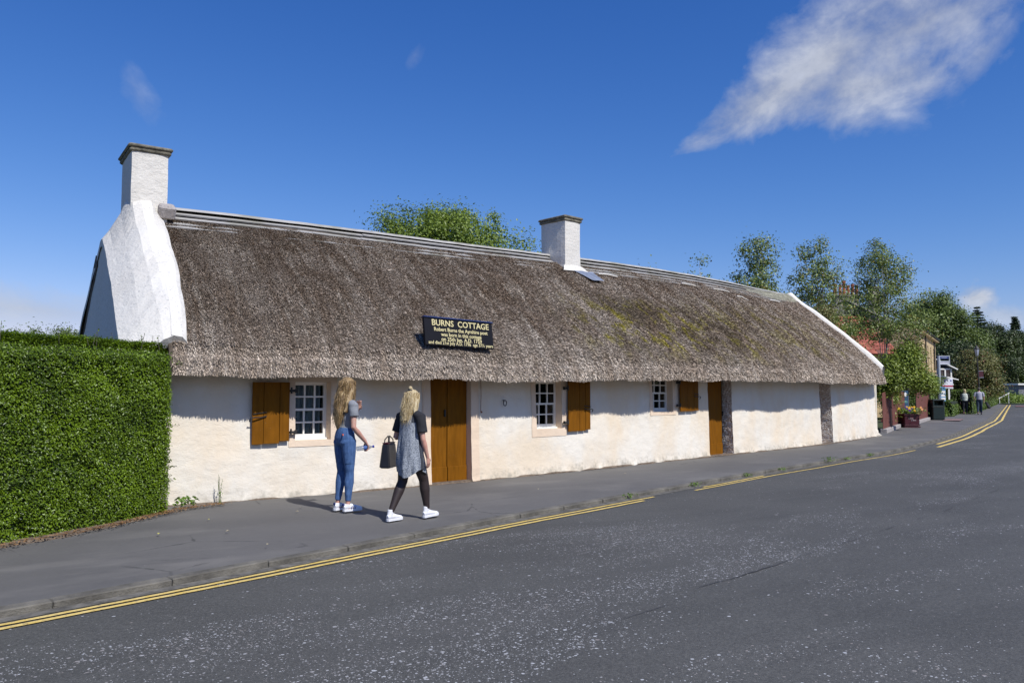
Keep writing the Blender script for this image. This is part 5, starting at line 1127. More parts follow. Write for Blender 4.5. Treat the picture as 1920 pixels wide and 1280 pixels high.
# ---- far pedestrians
def far(locp, heading, S, label, top, arms, trousers, hairm, fem):
    J = dict(head=(.02, 0, 1.565), neck=(0, 0, 1.40), torso=[((0, 0, .88), .150, .115), ((0, 0, 1.0), .150, .115), ((0, 0, 1.15), .155, .12), ((0, 0, 1.30), .17, .115), ((0, 0, 1.38), .15, .085), ((0, 0, 1.42), .08, .06)],
             armR=((0, -.20, 1.34), (.02, -.26, 1.06), (.05, -.25, .82)), armL=((0, .20, 1.34), (-.06, .26, 1.06), (.0, .27, .82)), handR=dict(d=(.1, 0, -1), palm=(0, 1, 0), thumb=(1, 0, 0)), handL=dict(d=(.1, 0, -1), palm=(0, -1, 0), thumb=(1, 0, 0)),
             legR=((0, -.085, .90), (.09, -.085, .49), (.06, -.085, .09)), legL=((0, .085, .90), (-.02, .085, .49), (-.14, .085, .12)), footR=((.12, -.09, .035), (.20, -.09, .03)), footL=((-.06, .09, .04), (.02, .09, .03)))
    r_, H, HM = person('person', locp, heading, S, J, label, voxel=.013)
    k = 1.25 if fem else 1.12
    garment([([(0, 0, .92 if fem else .93), (0, 0, 1.05), (0, 0, 1.2), (0, 0, 1.32), (0, 0, 1.38), (0, 0, 1.42)], [(.155 * k, .13 * k), (.155 * k, .125 * k), (.165 * k * .95, .125 * k), (.185, .125), (.165, .095), (.09, .07)], 16, (0, 1, 0))], 'top', .013, top, r_, 2)
    garment([([(0, -.15, 1.37), (.0, -.205, 1.33), (.01, -.245, 1.12)] + ([(.03, -.265, 1.05), (.05, -.25, .84)] if fem else []), [.06, .068, .062] + ([.055, .04] if fem else []), 12), ([(0, .15, 1.37), (.0, .205, 1.33), (-.03, .245, 1.12)] + ([(-.06, .265, 1.05), (.0, .27, .84)] if fem else []), [.06, .068, .062] + ([.055, .04] if fem else []), 12)], 'sleeve', .013, arms, r_, 2)
    rr = [(.105, .11), (.10, .105), (.075, .078), (.07, .07), (.06, .06), (.055, .058)]
    garment([(leg(J, 'R'), rr, 14, (0, 1, 0)), (leg(J, 'L'), rr, 14, (0, 1, 0)), ([(0, 0, .86), (0, 0, 1.0)], [(.165, .125), (.155, .12)], 16, (0, 1, 0))], 'trousers', .013, trousers, r_, 2)
    b = MB(); b.ell((H.x - .02, 0, H.z + .03), (.105, .092, .105), 12, 8)
    if fem: b.tube([(H.x - .03, 0, H.z), (-.03, 0, 1.40)], [(.10, .08), (.09, .05)], 12, side=(0, 1, 0))
    remesh(b, 'hair', .013, hairm, r_, 2)
    for s_ in ('R', 'L'): a = Vector(J['leg' + s_][2]); b = MB(); b.tube([(a.x - .06, a.y, .05), (a.x, a.y, .055), (a.x + .10, a.y, .045), (a.x + .19, a.y, .03)], [(.03, .04), (.042, .05), (.045, .035), (.03, .02)], 10, side=(0, 1, 0)); b.build('shoe', M_iron, r_, True)
    return r_
far(tuple(at(1810, 776.5, .03)), radians(26), .97, 'distant fair-haired woman in a pale vest over black sleeves, walking away', simple('pale_vest', (.50, .52, .46), .8), M_blackc, M_blackc, M_hair2, True)
far(tuple(at(1837, 777, .03)), radians(24), 1.04, 'distant man in a light grey T-shirt and dark jeans, walking away', cloth('pale_grey_tee', (.36, .36, .42), (.42, .42, .47)), cloth('pale_grey_sleeve', (.36, .36, .42), (.42, .42, .47)), cloth('dark_jeans', (.02, .035, .06), (.03, .05, .08)), simple('short_dark_hair', (.07, .06, .055), .8), False)
cb = empty('carried_jacket', tuple(at(1837, 777, .03) + Vector((.05, -.42, .42))), label='dark jacket hanging from the right hand of the distant man', cat='jacket')
b = MB(); b.tube([(0, .05, .42), (.02, .0, .30), (.05, -.10, .10), (.06, -.16, .0)], [(.04, .05), (.10, .08), (.16, .10), (.12, .07)], 10, side=(1, 0, 0)); remesh(b, 'jacket_body', .02, M_blackc, cb, 2, foldfn(.03, 8, -1, 1))

# ================================================================== BEYOND THE COTTAGE
def grouped(prefix): pass
# maroon fences: plank by plank on a stone plinth
def plank_fence(name, a, b_, h0, h1, pitch, label, plinth=.16):
    a, b_ = Vector(a), Vector(b_); L = (b_ - a).length; d = (b_ - a).normalized(); ang = math.atan2(d.y, d.x); root = empty(name, tuple(a), ang, label=label, cat='fence', group='maroon board fences'); n = int(L / pitch)
    for i in range(n):
        x = (i + .5) * pitch; h = h0 + (h1 - h0) * i / max(1, n - 1); q = MB(); q.box((x, -.012 * (i % 2), plinth + h / 2 + random.uniform(-.01, .01)), (pitch - .014, .022, h + random.uniform(-.02, .02)), bev=.004); q.build('plank', M_fence, root)
    q = MB(); q.box((L / 2, .045, plinth + .3), (L, .04, .09)); q.build('rail', M_fence, root); q = MB(); q.box((L / 2, .045, plinth + h0 * .8), (L, .04, .09)); q.build('rail', M_fence, root)
    k = max(2, int(L / .6)); 
    for i in range(k): q = MB(); q.box(((i + .5) * L / k, -.02, plinth / 2 - .02), (L / k - .012, .24, plinth + .04), bev=.02); q.build('plinth_stone', M_mortar, root)
    return root
f0 = at(1656, 811, .05); f1 = at(1698, 795, .05); plank_fence('board_fence', (f0.x, f0.y, .03), (f1.x, f1.y, .03), 1.32, 1.36, .21, 'maroon board fence on a low stone plinth, directly right of the cottage corner')
g0 = at(1719, 793, .05); g1 = at(1743.5, 785.5, .05); plank_fence('board_fence', (g0.x, g0.y, .03), (g1.x, g1.y, .03), 1.50, 1.40, .22, 'taller maroon board fence behind the flower planter')
sp = at(1746, 786, .05); pl = empty('stone_pillar', (sp.x, sp.y + .6, .03), radians(24), label='tapering rough stone gate pillar between the far fence and the litter bin', cat='pillar')
for i in range(9):
    for j in (0, 1): q = MB(); w_ = .38 - .010 * i; q.box(((j - .5) * w_ * .52 * (1 if i % 2 else .9), random.uniform(-.01, .01), .10 + i * .19), (w_ * .5, .42 - .01 * i, .182), bev=.02, rot=random.uniform(-.03, .03)); q.build('stone', M_stone if False else simple('sandstone_%d_%d' % (i, j), (.34 + .04 * random.random(), .28, .20), .95, .3, 14, .7, 50), pl)
# poster board and white post in the gap
pb = at(1704, 796, .05); po_ = empty('poster_board', (pb.x, pb.y + .25, .05), radians(-30), label='blue and white poster board leaning behind the flower planter', cat='board')
q = MB(); q.box((0, 0, .95), (.52, .04, 1.15)); q.build('panel', simple('poster_blue', (.02, .07, .13), .6, .3, 6), po_)
for (x, z, w_, h_, m) in ((-.10, 1.28, .26, .18, 'w'), (.12, 1.35, .12, .2, 'w'), (-.06, .93, .26, .26, 'w'), (.12, 1.02, .2, .1, 'g'), (.05, .78, .3, .06, 'g')):
    q = MB(); q.ell((x, -.022, z), (w_ / 2, .006, h_ / 2), 12, 6); q.build('printed_shape', M_white if m == 'w' else simple('poster_teal', (.10, .25, .22), .6), po_)
wpst = at(1711.5, 797, .05); wp_ = empty('white_post', (wpst.x, wpst.y + .8, .05), label='white painted post with a black band beside the poster board', cat='post'); q = MB(); q.box((0, 0, .85), (.10, .10, 1.7), bev=.01); q.build('post_shaft', M_white, wp_); q = MB(); q.box((0, 0, 1.16), (.112, .112, .08)); q.build('band', M_iron, wp_); q = MB(); q.box((0, 0, 1.73), (.14, .14, .05), bev=.012); q.build('post_cap', M_white, wp_)
# planter with flowers
pp_ = at(1713.5, 801.5, .04); A_ = radians(-30); plt = empty('flower_planter', (pp_.x, pp_.y + .25, .045), A_, label='maroon square planter of yellow and purple flowers standing on the pavement', cat='planter')
M_mar = simple('maroon_plastic', (.055, .010, .016), .4, .15, 6)
q = MB(); q.box((0, 0, .29), (.62, .62, .46), taper=(1.06, 1.06), bev=.015); q.build('planter_box', M_mar, plt)
for z, w_, h_ in ((.535, .73, .05), (.10, .68, .05), (.03, .70, .05)): q = MB(); q.box((0, 0, z), (w_, w_, h_), bev=.01); q.build('moulding', M_mar, plt)
q = MB(); q.box((0, 0, .545), (.6, .6, .03)); q.build('compost', M_soil, plt)
M_print = simple('pale_print', (.5, .42, .42), .6)
for (x, z, w_) in ((-.13, .375, .05), (-.06, .378, .07), (.02, .374, .05), (-.02, .300, .06), (.06, .303, .08), (.14, .299, .05)): q = MB(); q.box((x, -.331, z), (w_, .004, .022), bev=.0015); q.build('printed_mark', M_print, plt)
pts = R.normal(0, 1, (900, 3)) * np.array([.26, .26, .06]) + np.array([0, 0, .68]); v, f = leaves(pts, norm(pts), .09, .05); o = bigmesh('foliage', v, f, L_light, plt); o['kind'] = 'stuff'
for i in range(26):
    c_ = random.choice([(.85, .48, .02), (.85, .48, .02), (.85, .60, .03), (.10, .03, .22), (.12, .04, .25), (.75, .35, .12)]); nm = 'petal_%s' % ('y' if c_[0] > .8 else ('p' if c_[0] < .2 else 'o')); mt = bpy.data.materials.get(nm) or simple(nm, c_, .6, .15, 30); q = MB(); ctr = Vector((random.gauss(0, .20), random.gauss(0, .20) - .08, .72 + random.uniform(-.05, .12)))
    for k in range(5): a = 2 * pi * k / 5; q.ell(ctr + Vector((.030 * cos(a), -.012, .030 * sin(a))), (.027, .012, .027), 7, 5)
    q.build('flower', mt, plt, True)
bgp = at(1731, 799, .05); wb_ = empty('paper_bag', (bgp.x, bgp.y + .3, .05), .5, label='crumpled white bag on the ground between planter and fence', cat='bag'); q = MB(); q.tube([(0, 0, 0), (0, 0, .15), (.02, 0, .32), (-.03, 0, .42)], [(.14, .10), (.15, .10), (.10, .07), (.04, .03)], 10, side=(1, 0, 0)); remesh(q, 'bag_skin', .02, M_white, wb_, 1, foldfn(.04, 9, -1, 2))
# litter bin
bp = at(1756.5, 787, .045); bn = empty('litter_bin', (bp.x, bp.y, .04), radians(-35), label='dark green litter bin with a wide slot standing by the stone pillar', cat='bin')
M_bin = simple('dark_green_plastic', (.008, .018, .016), .42, .2, 8)
q = MB(); q.box((0, 0, .36), (.62, .50, .66), bev=.03); q.build('bin_body', M_bin, bn); q = MB(); q.box((0, 0, .70), (.66, .54, .03), bev=.01); q.build('band', simple('bin_trim', (.05, .06, .05), .4), bn)
for x in (-.265, .265): q = MB(); q.box((x, 0, .86), (.10, .50, .30), bev=.02); q.build('hood_side', M_bin, bn)
q = MB(); q.box((0, .22, .86), (.5, .06, .3)); q.build('hood_back', simple('bin_inner', (.10, .11, .06), .7), bn); q = MB(); q.box((0, 0, .745), (.46, .5, .06)); q.build('slot_lip', M_bin, bn)
q = MB(); q.box((0, 0, 1.045), (.66, .54, .09), bev=.04); q.build('hood_top', M_bin, bn); q = MB(); q.box((0, 0, .015), (.58, .46, .05)); q.build('plinth', M_iron, bn)
# bus stop
bs = at(1763.5, 785, .04); AB = radians(-32); bsr = empty('bus_stop', (bs.x, bs.y, .04), AB, label='grey bus stop pole with a framed flag on top and a white timetable case', cat='bus stop')
M_gal = simple('grey_painted_steel', (.36, .39, .43), .45, .1, 5); M_blue = simple('stop_blue', (.03, .05, .22), .5); M_ltblue = simple('case_blue', (.10, .30, .48), .5)
q = MB(); q.tube([(0, 0, 0), (0, 0, 3.45)], .075, 12); q.build('pole', M_gal, bsr)
for z in (3.42, 3.14, 2.98): q = MB(); q.box((.32, 0, z), (.56, .05, .05), bev=.008); q.build('flag_rail', M_gal, bsr)
q = MB(); q.box((.60, 0, 3.2), (.05, .05, .50), bev=.008); q.build('flag_rail', M_gal, bsr); q = MB(); q.box((.30, 0, 3.34), (.5, .03, .11)); q.build('flag_panel', M_blue, bsr); q = MB(); q.box((.32, 0, 3.06), (.5, .025, .12)); q.build('flag_panel', simple('flag_grey', (.5, .5, .55), .5), bsr)
q = MB(); q.box((.30, -.018, 3.34), (.30, .004, .03), bev=.001); q.build('printed_mark', M_gal, bsr)
q = MB(); q.box((.14, -.06, 1.35), (.29, .05, .78), bev=.01); q.build('timetable_case', M_ltblue, bsr); q = MB(); q.box((.145, -.088, 1.63), (.20, .006, .16)); q.build('timetable_header', M_blue if False else simple('header_blue', (.05, .2, .5), .5), bsr)
for z, h_ in ((1.46, .14), (1.28, .14), (1.09, .13)): q = MB(); q.box((.145, -.088, z), (.23, .006, h_)); q.build('timetable_sheet', M_white, bsr)
# sale board on a post
sb = at(1786, 777, .04); sbr = empty('notice_board', (sb.x, sb.y + .2, .04), radians(-30), label='white notice board with a red band on a pale post behind the bin', cat='sign')
q = MB(); q.box((0, 0, 1.35), (.09, .09, 1.5)); q.build('post', M_white, sbr); q = MB(); q.tube([(.03, -.02, 0), (.03, -.02, .95)], .10, 10); q.build('post_sleeve', M_blackc, sbr)
q = MB(); q.box((-.10, -.06, 2.0), (.72, .04, .62), bev=.006); q.build('board', simple('board_grey_white', (.62, .63, .68), .5), sbr); q = MB(); q.box((-.10, -.084, 1.83), (.70, .006, .10)); q.build('red_band', simple('sign_red', (.38, .03, .06), .5), sbr)
for x in (-.32, -.10, .12): q = MB(); q.box((x, -.084, 2.18), (.09 if abs(x + .1) > .1 else .05, .006, .09)); q.build('printed_square', M_blue if abs(x + .1) > .1 else M_dark, sbr)
# white timber arm beside it
wa = at(1802, 776, .04); war = empty('barrier_frame', (wa.x, wa.y + 1.0, .04), radians(-30), label='white timber frame with a side arm behind the notice board', cat='gate'); 
for nm_, c_, d_ in (('upright', (-.45, 0, .95), (.10, .10, 1.9)), ('arm', (.05, 0, 1.95), (1.1, .07, .08))): q = MB(); q.box(c_, d_); q.build(nm_, M_white, war)
q = MB(); q.tube([(-.42, 0, 1.6), (-.1, 0, 1.92)], .03, 6); q.build('brace', M_white, war)
# street lamp
lp = at(1838.5, 772, .03); lr = empty('street_lamp', (lp.x, lp.y, .04), radians(-30), label='black lantern street lamp with a small maroon banner', cat='street lamp'); lr.rotation_euler[1] = radians(-1.6)
q = MB(); q.tube([(0, 0, 0), (0, 0, .9), (0, 0, .95), (0, 0, 1.0), (0, 0, 4.05)], [.10, .09, .11, .055, .040], 12); q.build('lamp_post', M_iron, lr); q = MB(); q.tube([(-.28, 0, 3.75), (.28, 0, 3.75)], .018, 6); q.build('ladder_bar', M_iron, lr)
q = MB(); q.tube([(0, 0, 4.05), (0, 0, 4.12), (0, 0, 4.55)], [.06, .11, .19], 6); q.build('lantern_glass', simple('frosted_lantern', (.34, .37, .43), .25), lr); q = MB(); q.tube([(0, 0, 4.55), (0, 0, 4.60), (0, 0, 4.76), (0, 0, 4.80), (0, 0, 4.9)], [.21, .20, .07, .05, .015], 6); q.build('lantern_roof', M_iron, lr)
for k in range(6): a = 2 * pi * k / 6; q = MB(); q.tube([(.11 * cos(a), .11 * sin(a), 4.12), (.195 * cos(a), .195 * sin(a), 4.55)], .010, 4); q.build('glazing_bar', M_iron, lr)
q = MB(); q.box((.22, 0, 2.72), (.34, .02, .42)); q.build('banner', M_mar, lr); 
for z in (2.96, 2.48): q = MB(); q.tube([(0, 0, z), (.42, 0, z)], .014, 6); q.build('banner_arm', M_gal, lr)
# hedges along the far pavement
M_box = leafmat('box_leaf', (.05, .085, .010), (.15, .23, .025), .5, .2, .8)
def hl2(x0, y0, x1, y1, n=6, push=.0): 
    a = at(x0, y0, .04); b_ = at(x1, y1, .04); return [(a.x + (b_.x - a.x) * i / (n - 1), a.y + (b_.y - a.y) * i / (n - 1) + push) for i in range(n)]
hedge('box_hedge', hl2(1769, 782, 1790, 779), .9, .62, 5200, .09, .06, M_box, 'low square-cut hedge on stones between the litter bin and the notice board post', 'clipped hedges along the far pavement', lump=.03, round_=.1)
hedge('box_hedge', hl2(1787, 781, 1806, 772), .9, .95, 6000, .09, .06, M_box, 'knee-high rounded hedge in front of the two distant walkers', 'clipped hedges along the far pavement', lump=.03, round_=.25)
hedge('box_hedge', [(46.5, 25.0), (50, 26.8), (54, 28.6), (58, 30.6)], 1.2, 1.75, 15000, .11, .07, M_box, 'long clipped hedge behind the timetable case and the pale-vested woman', 'clipped hedges along the far pavement', lump=.04, round_=.15)
hedge('box_hedge', hl2(1826, 776, 1870, 757.5, 8), 1.4, 1.6, 15000, .13, .08, M_box, 'tall clipped hedge beside the distant man, running to the far bend', 'clipped hedges along the far pavement', lump=.05, round_=.15)
hedge('box_hedge', [(66, 34.0), (70, 36.5), (74, 38.6), (80, 41)], 1.2, 2.6, 12000, .16, .10, M_box, 'highest clipped hedge block rising behind the street lamp', 'clipped hedges along the far pavement', lump=.05, round_=.15)
tree('verge_shrub', tuple(loc(1885, 100)), 2.6, [(0, 0, .45, 3.0, 1.6, .5), (-2.2, 0, .5, 1.6, 1.2, .6), (2.6, -.6, .4, 2.6, 1.4, .4)], 9000, .20, .12, L_light, M_bark, 'low shrubs on the verge where the road bends', cat='shrub', clus=.45, ncl=90, trunk=.06)
vg = mesh('verge', [(99.5, 30, .05), (112, 30, .05), (112, 60, .05), (104, 60, .05), (99.8, 47, .05)], [(0, 1, 2, 3, 4)], M_grassbase); vg['kind'] = 'structure'
# grey shed with a white fascia
s0 = loc(1890, 106); shed = empty('grey_shed', (s0.x + 2.2, s0.y - 1.6, 0), radians(-33), label='low grey shed with a white roof edge at the right end of the street', cat='shed'); M_grey = simple('grey_render', (.20, .20, .22), .9, .15, 2)
q = MB(); q.box((2.0, 1.5, 1.15), (7.0, 3, 2.3)); q.build('wall', M_grey, shed); q = MB(); q.box((2.0, 1.4, 2.42), (7.6, 3.6, .22)); q.build('fascia', M_white, shed); q = MB(); q.ell((.9, -.01, 1.25), (.55, .02, .45), 9, 6); q.build('mural', simple('dark_mural', (.04, .04, .05), .9), shed); q = MB(); q.ell((.3, -.015, 1.1), (.35, .02, .5), 9, 6); q.build('mural', simple('pale_mural', (.5, .52, .56), .9), shed)
hr_ = at(1868, 756, .04); hrr = empty('white_handrail', (hr_.x - 2, hr_.y - 1.2, .04), radians(-33), label='sloping white handrail in front of the grey shed', cat='handrail'); q = MB(); q.tube([(0, 0, .6), (1.3, 0, 1.25)], .06, 6); q.build('rail', M_white, hrr)
for x, z in ((0.1, .6), (1.2, 1.2)): q = MB(); q.tube([(x, 0, 0), (x, 0, z)], .04, 6); q.build('post', M_white, hrr)

# ---- sandstone terrace
M_sand = simple('buff_sandstone', (.50, .37, .20), .9, .22, 3, .6, 14, bdist=.02); M_slate = simple('grey_slate', (.10, .10, .11), .7, .3, 6, .6, 20, bdist=.02); M_winglass = simple('dark_glazing', (.03, .035, .04), .12, .2, 1)
tdir = radians(24.2); t0 = loc(1755, 63); ter = empty('sandstone_terrace', (t0.x, t0.y, 0), tdir, label='two-storey buff sandstone terrace seen edge-on beyond the maroon fence', cat='building')
TL = 14.0
def panel_wall(parent, x0, x1, z0, z1, y, wins, mat, name='wall'):
    xs_ = sorted({x0, x1} | {w[0] for w in wins} | {w[1] for w in wins}); zs_ = sorted({z0, z1} | {w[2] for w in wins} | {w[3] for w in wins}); V = []; F = []; ix = {}
    for i, x in enumerate(xs_):
        for j, z in enumerate(zs_): ix[i, j] = len(V); V.append((x, y, z))
    for i in range(len(xs_) - 1):
        for j in range(len(zs_) - 1):
            mx, mz = (xs_[i] + xs_[i + 1]) / 2, (zs_[j] + zs_[j + 1]) / 2
            if any(w[0] < mx < w[1] and w[2] < mz < w[3] for w in wins): continue
            F.append((ix[i, j], ix[i + 1, j], ix[i + 1, j + 1], ix[i, j + 1]))
    for w in wins:
        b0 = len(V); V += [(w[0], y, w[2]), (w[1], y, w[2]), (w[1], y, w[3]), (w[0], y, w[3]), (w[0], y + .3, w[2]), (w[1], y + .3, w[2]), (w[1], y + .3, w[3]), (w[0], y + .3, w[3])]
        F += [(b0, b0 + 1, b0 + 5, b0 + 4), (b0 + 1, b0 + 2, b0 + 6, b0 + 5), (b0 + 2, b0 + 3, b0 + 7, b0 + 6), (b0 + 3, b0, b0 + 4, b0 + 7)]
    return mesh(name, V, F, mat, parent)
wins = []
for i in range(5):
    x = -TL + 1.0 + i * 2.6; wins += [(x, x + .95, 3.1, 4.75), (x, x + .95, .6, 2.2)]
panel_wall(ter, -TL, 0, 0, 5.35, 0, wins, M_sand)
for w in wins:
    q = MB(); q.box(((w[0] + w[1]) / 2, .20, (w[2] + w[3]) / 2), (w[1] - w[0], .02, w[3] - w[2])); wn_ = q.build('window', M_winglass, ter)
    q = MB(); cx_, cz_ = (w[0] + w[1]) / 2, (w[2] + w[3]) / 2; hx_, hz_ = w[1] - w[0], w[3] - w[2]
    for c_, d_ in (((cx_, .17, w[2] + .04), (hx_, .05, .08)), ((cx_, .17, w[3] - .04), (hx_, .05, .08)), ((w[0] + .04, .17, cz_), (.08, .05, hz_ - .16)), ((w[1] - .04, .17, cz_), (.08, .05, hz_ - .16)), ((cx_, .172, cz_), (hx_ - .16, .05, .06))): q.box(c_, d_)
    q.build('frame', M_white, wn_); q = MB(); q.box((cx_, -.04, w[2] - .07), (hx_ + .24, .16, .13)); q.build('sill', M_sand, wn_)
q = MB(); q.box((-TL / 2, -.06, 2.72), (TL, .12, .16)); q.build('string_course', M_sand, ter); q = MB(); q.box((-TL / 2, -.10, 5.42), (TL + .1, .34, .20)); q.build('cornice', M_sand, ter); q = MB(); q.tube([(-TL, -.30, 5.50), (.1, -.30, 5.50)], .07, 6); q.build('gutter_pipe', M_iron, ter)
for x in (-2.15, -9.9): q = MB(); q.tube([(x, -.07, 0), (x, -.07, 5.4)], .05, 6); q.build('downpipe', M_iron, ter)
mesh('roof', [(-TL, -.25, 5.55), (.0, -.25, 5.55), (.0, 4.0, 6.7), (-TL, 4.0, 6.7), (-TL, 8, 5.5), (.0, 8, 5.5)], [(0, 1, 2, 3), (3, 2, 5, 4)], M_slate, ter); mesh('gable_wall', [(0, 0, 0), (0, 7.8, 0), (0, 7.8, 5.5), (0, 4.0, 6.6), (0, 0, 5.5)], [(0, 1, 2, 3, 4)], M_sand, ter); mesh('gable_wall', [(-TL, 0, 0), (-TL, 7.8, 0), (-TL, 7.8, 5.5), (-TL, 4.0, 6.6), (-TL, 0, 5.5)], [(4, 3, 2, 1, 0)], M_sand, ter)
mesh('rear_wall', [(-TL, 7.8, 0), (0, 7.8, 0), (0, 7.8, 5.5), (-TL, 7.8, 5.5)], [(0, 1, 2, 3)], M_sand, ter)
# glazed lean-to along its ground floor
for i in range(11):
    x = -TL + .6 + i * 1.15; q = MB(); q.box((x, -.75, 2.55), (1.05, 1.5, .04), M=Matrix.Rotation(radians(9), 4, 'X')); q.build('canopy_pane', simple('canopy_glass', (.35, .40, .46), .2) if i == 0 else bpy.data.materials['canopy_glass'], ter)
q = MB(); q.box((-TL / 2, -1.5, 2.42), (TL, .06, .08)); q.build('canopy_beam', M_white, ter)
# ---- white gabled bay house just past the terrace
v0 = loc(1771, 68); vb = empty('white_bay_house', (v0.x, v0.y, 0), radians(-32), label='white-framed glazed bay with a pitched roof past the end of the terrace', cat='building')
q = MB(); q.box((0, 1.5, 1.7), (1.25, 3, 3.4)); q.build('wall', simple('bay_lilac_render', (.30, .28, .34), .8), vb); 
mesh('roof', [(-.85, -.25, 4.2), (-.85, 3, 4.6), (.9, -.25, 3.35), (.9, 3, 3.5), (-.85, -.25, 4.08), (.9, -.25, 3.23)], [(0, 2, 3, 1), (0, 4, 5, 2)], M_slate, vb); q = MB(); q.tube([(-.9, -.28, 4.24), (.95, -.28, 3.36)], .07, 6); q.build('bargeboard', M_white, vb)
for x in (-.55, -.02, .5): q = MB(); q.box((x, -.06, 2.6), (.12, .10, 1.7)); q.build('mullion', M_white, vb)
for z in (3.4, 2.65, 1.8): q = MB(); q.box((0, -.075, z), (1.25, .10, .12)); q.build('transom', M_white, vb)
for x, z in ((-.28, 3.02), (.24, 3.02), (-.28, 2.22), (.24, 2.22)): q = MB(); q.box((x, -.02, z), (.42, .03, .62)); q.build('pane', M_winglass, vb)
# red phone-box-like post box glimpsed beside the stop
rb = loc(1767, 52); rbr = empty('red_sign', (rb.x, rb.y, .04), radians(-30), label='small red and white sign glimpsed behind the bus stop pole', cat='sign'); q = MB(); q.box((0, 0, 1.9), (.30, .05, .42)); q.build('board', simple('bright_red', (.45, .02, .02), .5), rbr); q = MB(); q.box((-.22, 0, 1.95), (.14, .05, .5)); q.build('board', M_white, rbr); q = MB(); q.tube([(0, 0, 0), (0, 0, 1.8)], .04, 6); q.build('post', M_gal, rbr)
# ---- red tiled roof house and the chimneyed house behind
M_tile = simple('red_clay_tile', (.28, .075, .045), .8, .3, 3, .4, 20); M_tile2 = simple('orange_ridge_tile', (.50, .17, .07), .8, .2, 5)
hh = loc(1605, 47); rh = empty('red_roofed_house', (hh.x, hh.y, 0), radians(-24), label='low house with a red clay tiled roof just right of the white gable top', cat='building')
Wd_ = 2.9
q = MB(); q.box((0, 2.2, 1.9), (Wd_ * 2 - .5, 3.6, 3.8)); q.build('wall', M_sand, rh)
mesh('roof', [(-Wd_, 0, 3.7), (Wd_, 0, 3.7), (Wd_ - .6, 2.3, 6.0), (-Wd_ + .3, 2.3, 6.0), (-Wd_, 4.5, 3.7), (Wd_, 4.5, 3.7)], [(0, 1, 2, 3), (3, 2, 5, 4), (0, 3, 4), (1, 5, 2)], M_tile, rh)
tv = MB(); tme = []
for i, c_ in enumerate(((.30, .08, .05), (.24, .065, .04), (.34, .10, .06), (.16, .06, .045))):
    q = MB(); q.box((0, 0, 0), (.285, .40, .03), M=Matrix.Rotation(0, 4, 'X')); o = mesh('tile', q.V, q.F, simple('clay_tile_%d' % i, c_, .85, .2, 9)); tme.append(o.data); bpy.data.objects.remove(o)
sl = math.atan2(2.3, 2.3); cnt = 0
for r_ in range(9):
    for c_ in range(20):
        f_ = (r_ + .5) / 9; xl = -Wd_ + .3 * f_; xr = Wd_ - .6 * f_; x = xl + (xr - xl) * (c_ + .5) / 20; o = bpy.data.objects.new('tile', tme[random.choice((0, 0, 0, 1, 1, 2, 2, 3)) if True else 0]); link(o, rh); o.location = (x, 2.3 * f_ - .02, 3.7 + 2.3 * f_ + .045 + random.uniform(-.006, .006)); o.rotation_euler = (sl - .06, 0, random.uniform(-.02, .02)); cnt += 1
q = MB(); q.tube([(-Wd_ + .2, 2.3, 6.06), (Wd_ - .5, 2.3, 6.06)], .12, 8); q.build('ridge_tile', M_tile2, rh)
h2 = loc(1625, 58); ch_ = empty('chimneyed_house', (h2.x, h2.y, 0), radians(-30), label='grey stone gabled house with tall clay chimney pots above the red roof', cat='building'); M_gst = simple('grey_stone', (.20, .18, .17), .95, .3, 5, .7, 20)
mesh('gable_wall', [(-3.2, 0, 0), (3.8, 0, 0), (3.8, 0, 5.6), (-1.5, 0, 8.0), (-3.2, 0, 7.3)], [(0, 1, 2, 3, 4)], M_gst, ch_); mesh('side_wall', [(3.8, 0, 0), (3.8, 7, 0), (3.8, 7, 5.6), (3.8, 0, 5.6)], [(0, 1, 2, 3)], M_gst, ch_); mesh('side_wall', [(-3.2, 0, 0), (-3.2, 7, 0), (-3.2, 7, 7.3), (-3.2, 0, 7.3)], [(0, 1, 2, 3)], M_gst, ch_)
mesh('roof', [(-1.5, -.1, 8.12), (4.0, -.1, 5.62), (4.0, 7, 5.62), (-1.5, 7, 8.12), (-3.4, -.1, 7.3), (-3.4, 7, 7.3)], [(0, 1, 2, 3), (4, 0, 3, 5)], M_slate, ch_); q = MB(); q.tube([(-1.5, -.14, 8.14), (4.0, -.14, 5.64)], .07, 6); q.build('skew', M_mortar, ch_)
q = MB(); q.box((-1.2, .6, 7.7), (1.75, .8, 1.5), bev=.03); stk = q.build('chimney', M_gst, ch_); q = MB(); q.box((-1.2, .6, 8.5), (1.95, 1.0, .16), bev=.03); q.build('cap_stone', M_stonecap, stk)
M_pot = simple('clay_pot', (.36, .11, .05), .85, .3, 12)
for i, x in enumerate((-1.95, -1.55, -1.25, -.95, -.6, -.3)): hgt = (.8, .75, 1.05, .72, .80, .75)[i]; q = MB(); q.tube([(x, .6, 8.58), (x, .6, 8.58 + hgt * .85), (x, .6, 8.58 + hgt * .86), (x, .6, 8.58 + hgt)], [.13, .105, .13, .13], 8); q.build('chimney_pot', M_pot, stk)
q = MB(); q.box((1.0, .6, 7.9), (.55, .7, 2.4), bev=.02); s2 = q.build('chimney', simple('pale_stone', (.38, .35, .28), .9, .3, 6), ch_); q = MB(); q.box((1.0, .6, 9.15), (.7, .85, .14)); q.build('cap_stone', M_stonecap, s2)
q = MB(); q.tube([(-1.9, .4, 8.5), (-1.88, .4, 10.4)], .025, 5); q.tube([(-2.0, .4, 10.0), (-1.6, .4, 10.9)], .02, 5); q.build('aerial', M_gal, ch_)
# garden wall filling the ground behind the fences
q = empty('garden_wall', (38, 24.5, 0), radians(24), label='grey stone garden wall behind the shrubs', cat='wall'); b = MB(); b.box((2, 0, .7), (18, .4, 1.4)); b.build('masonry', M_gst, q)

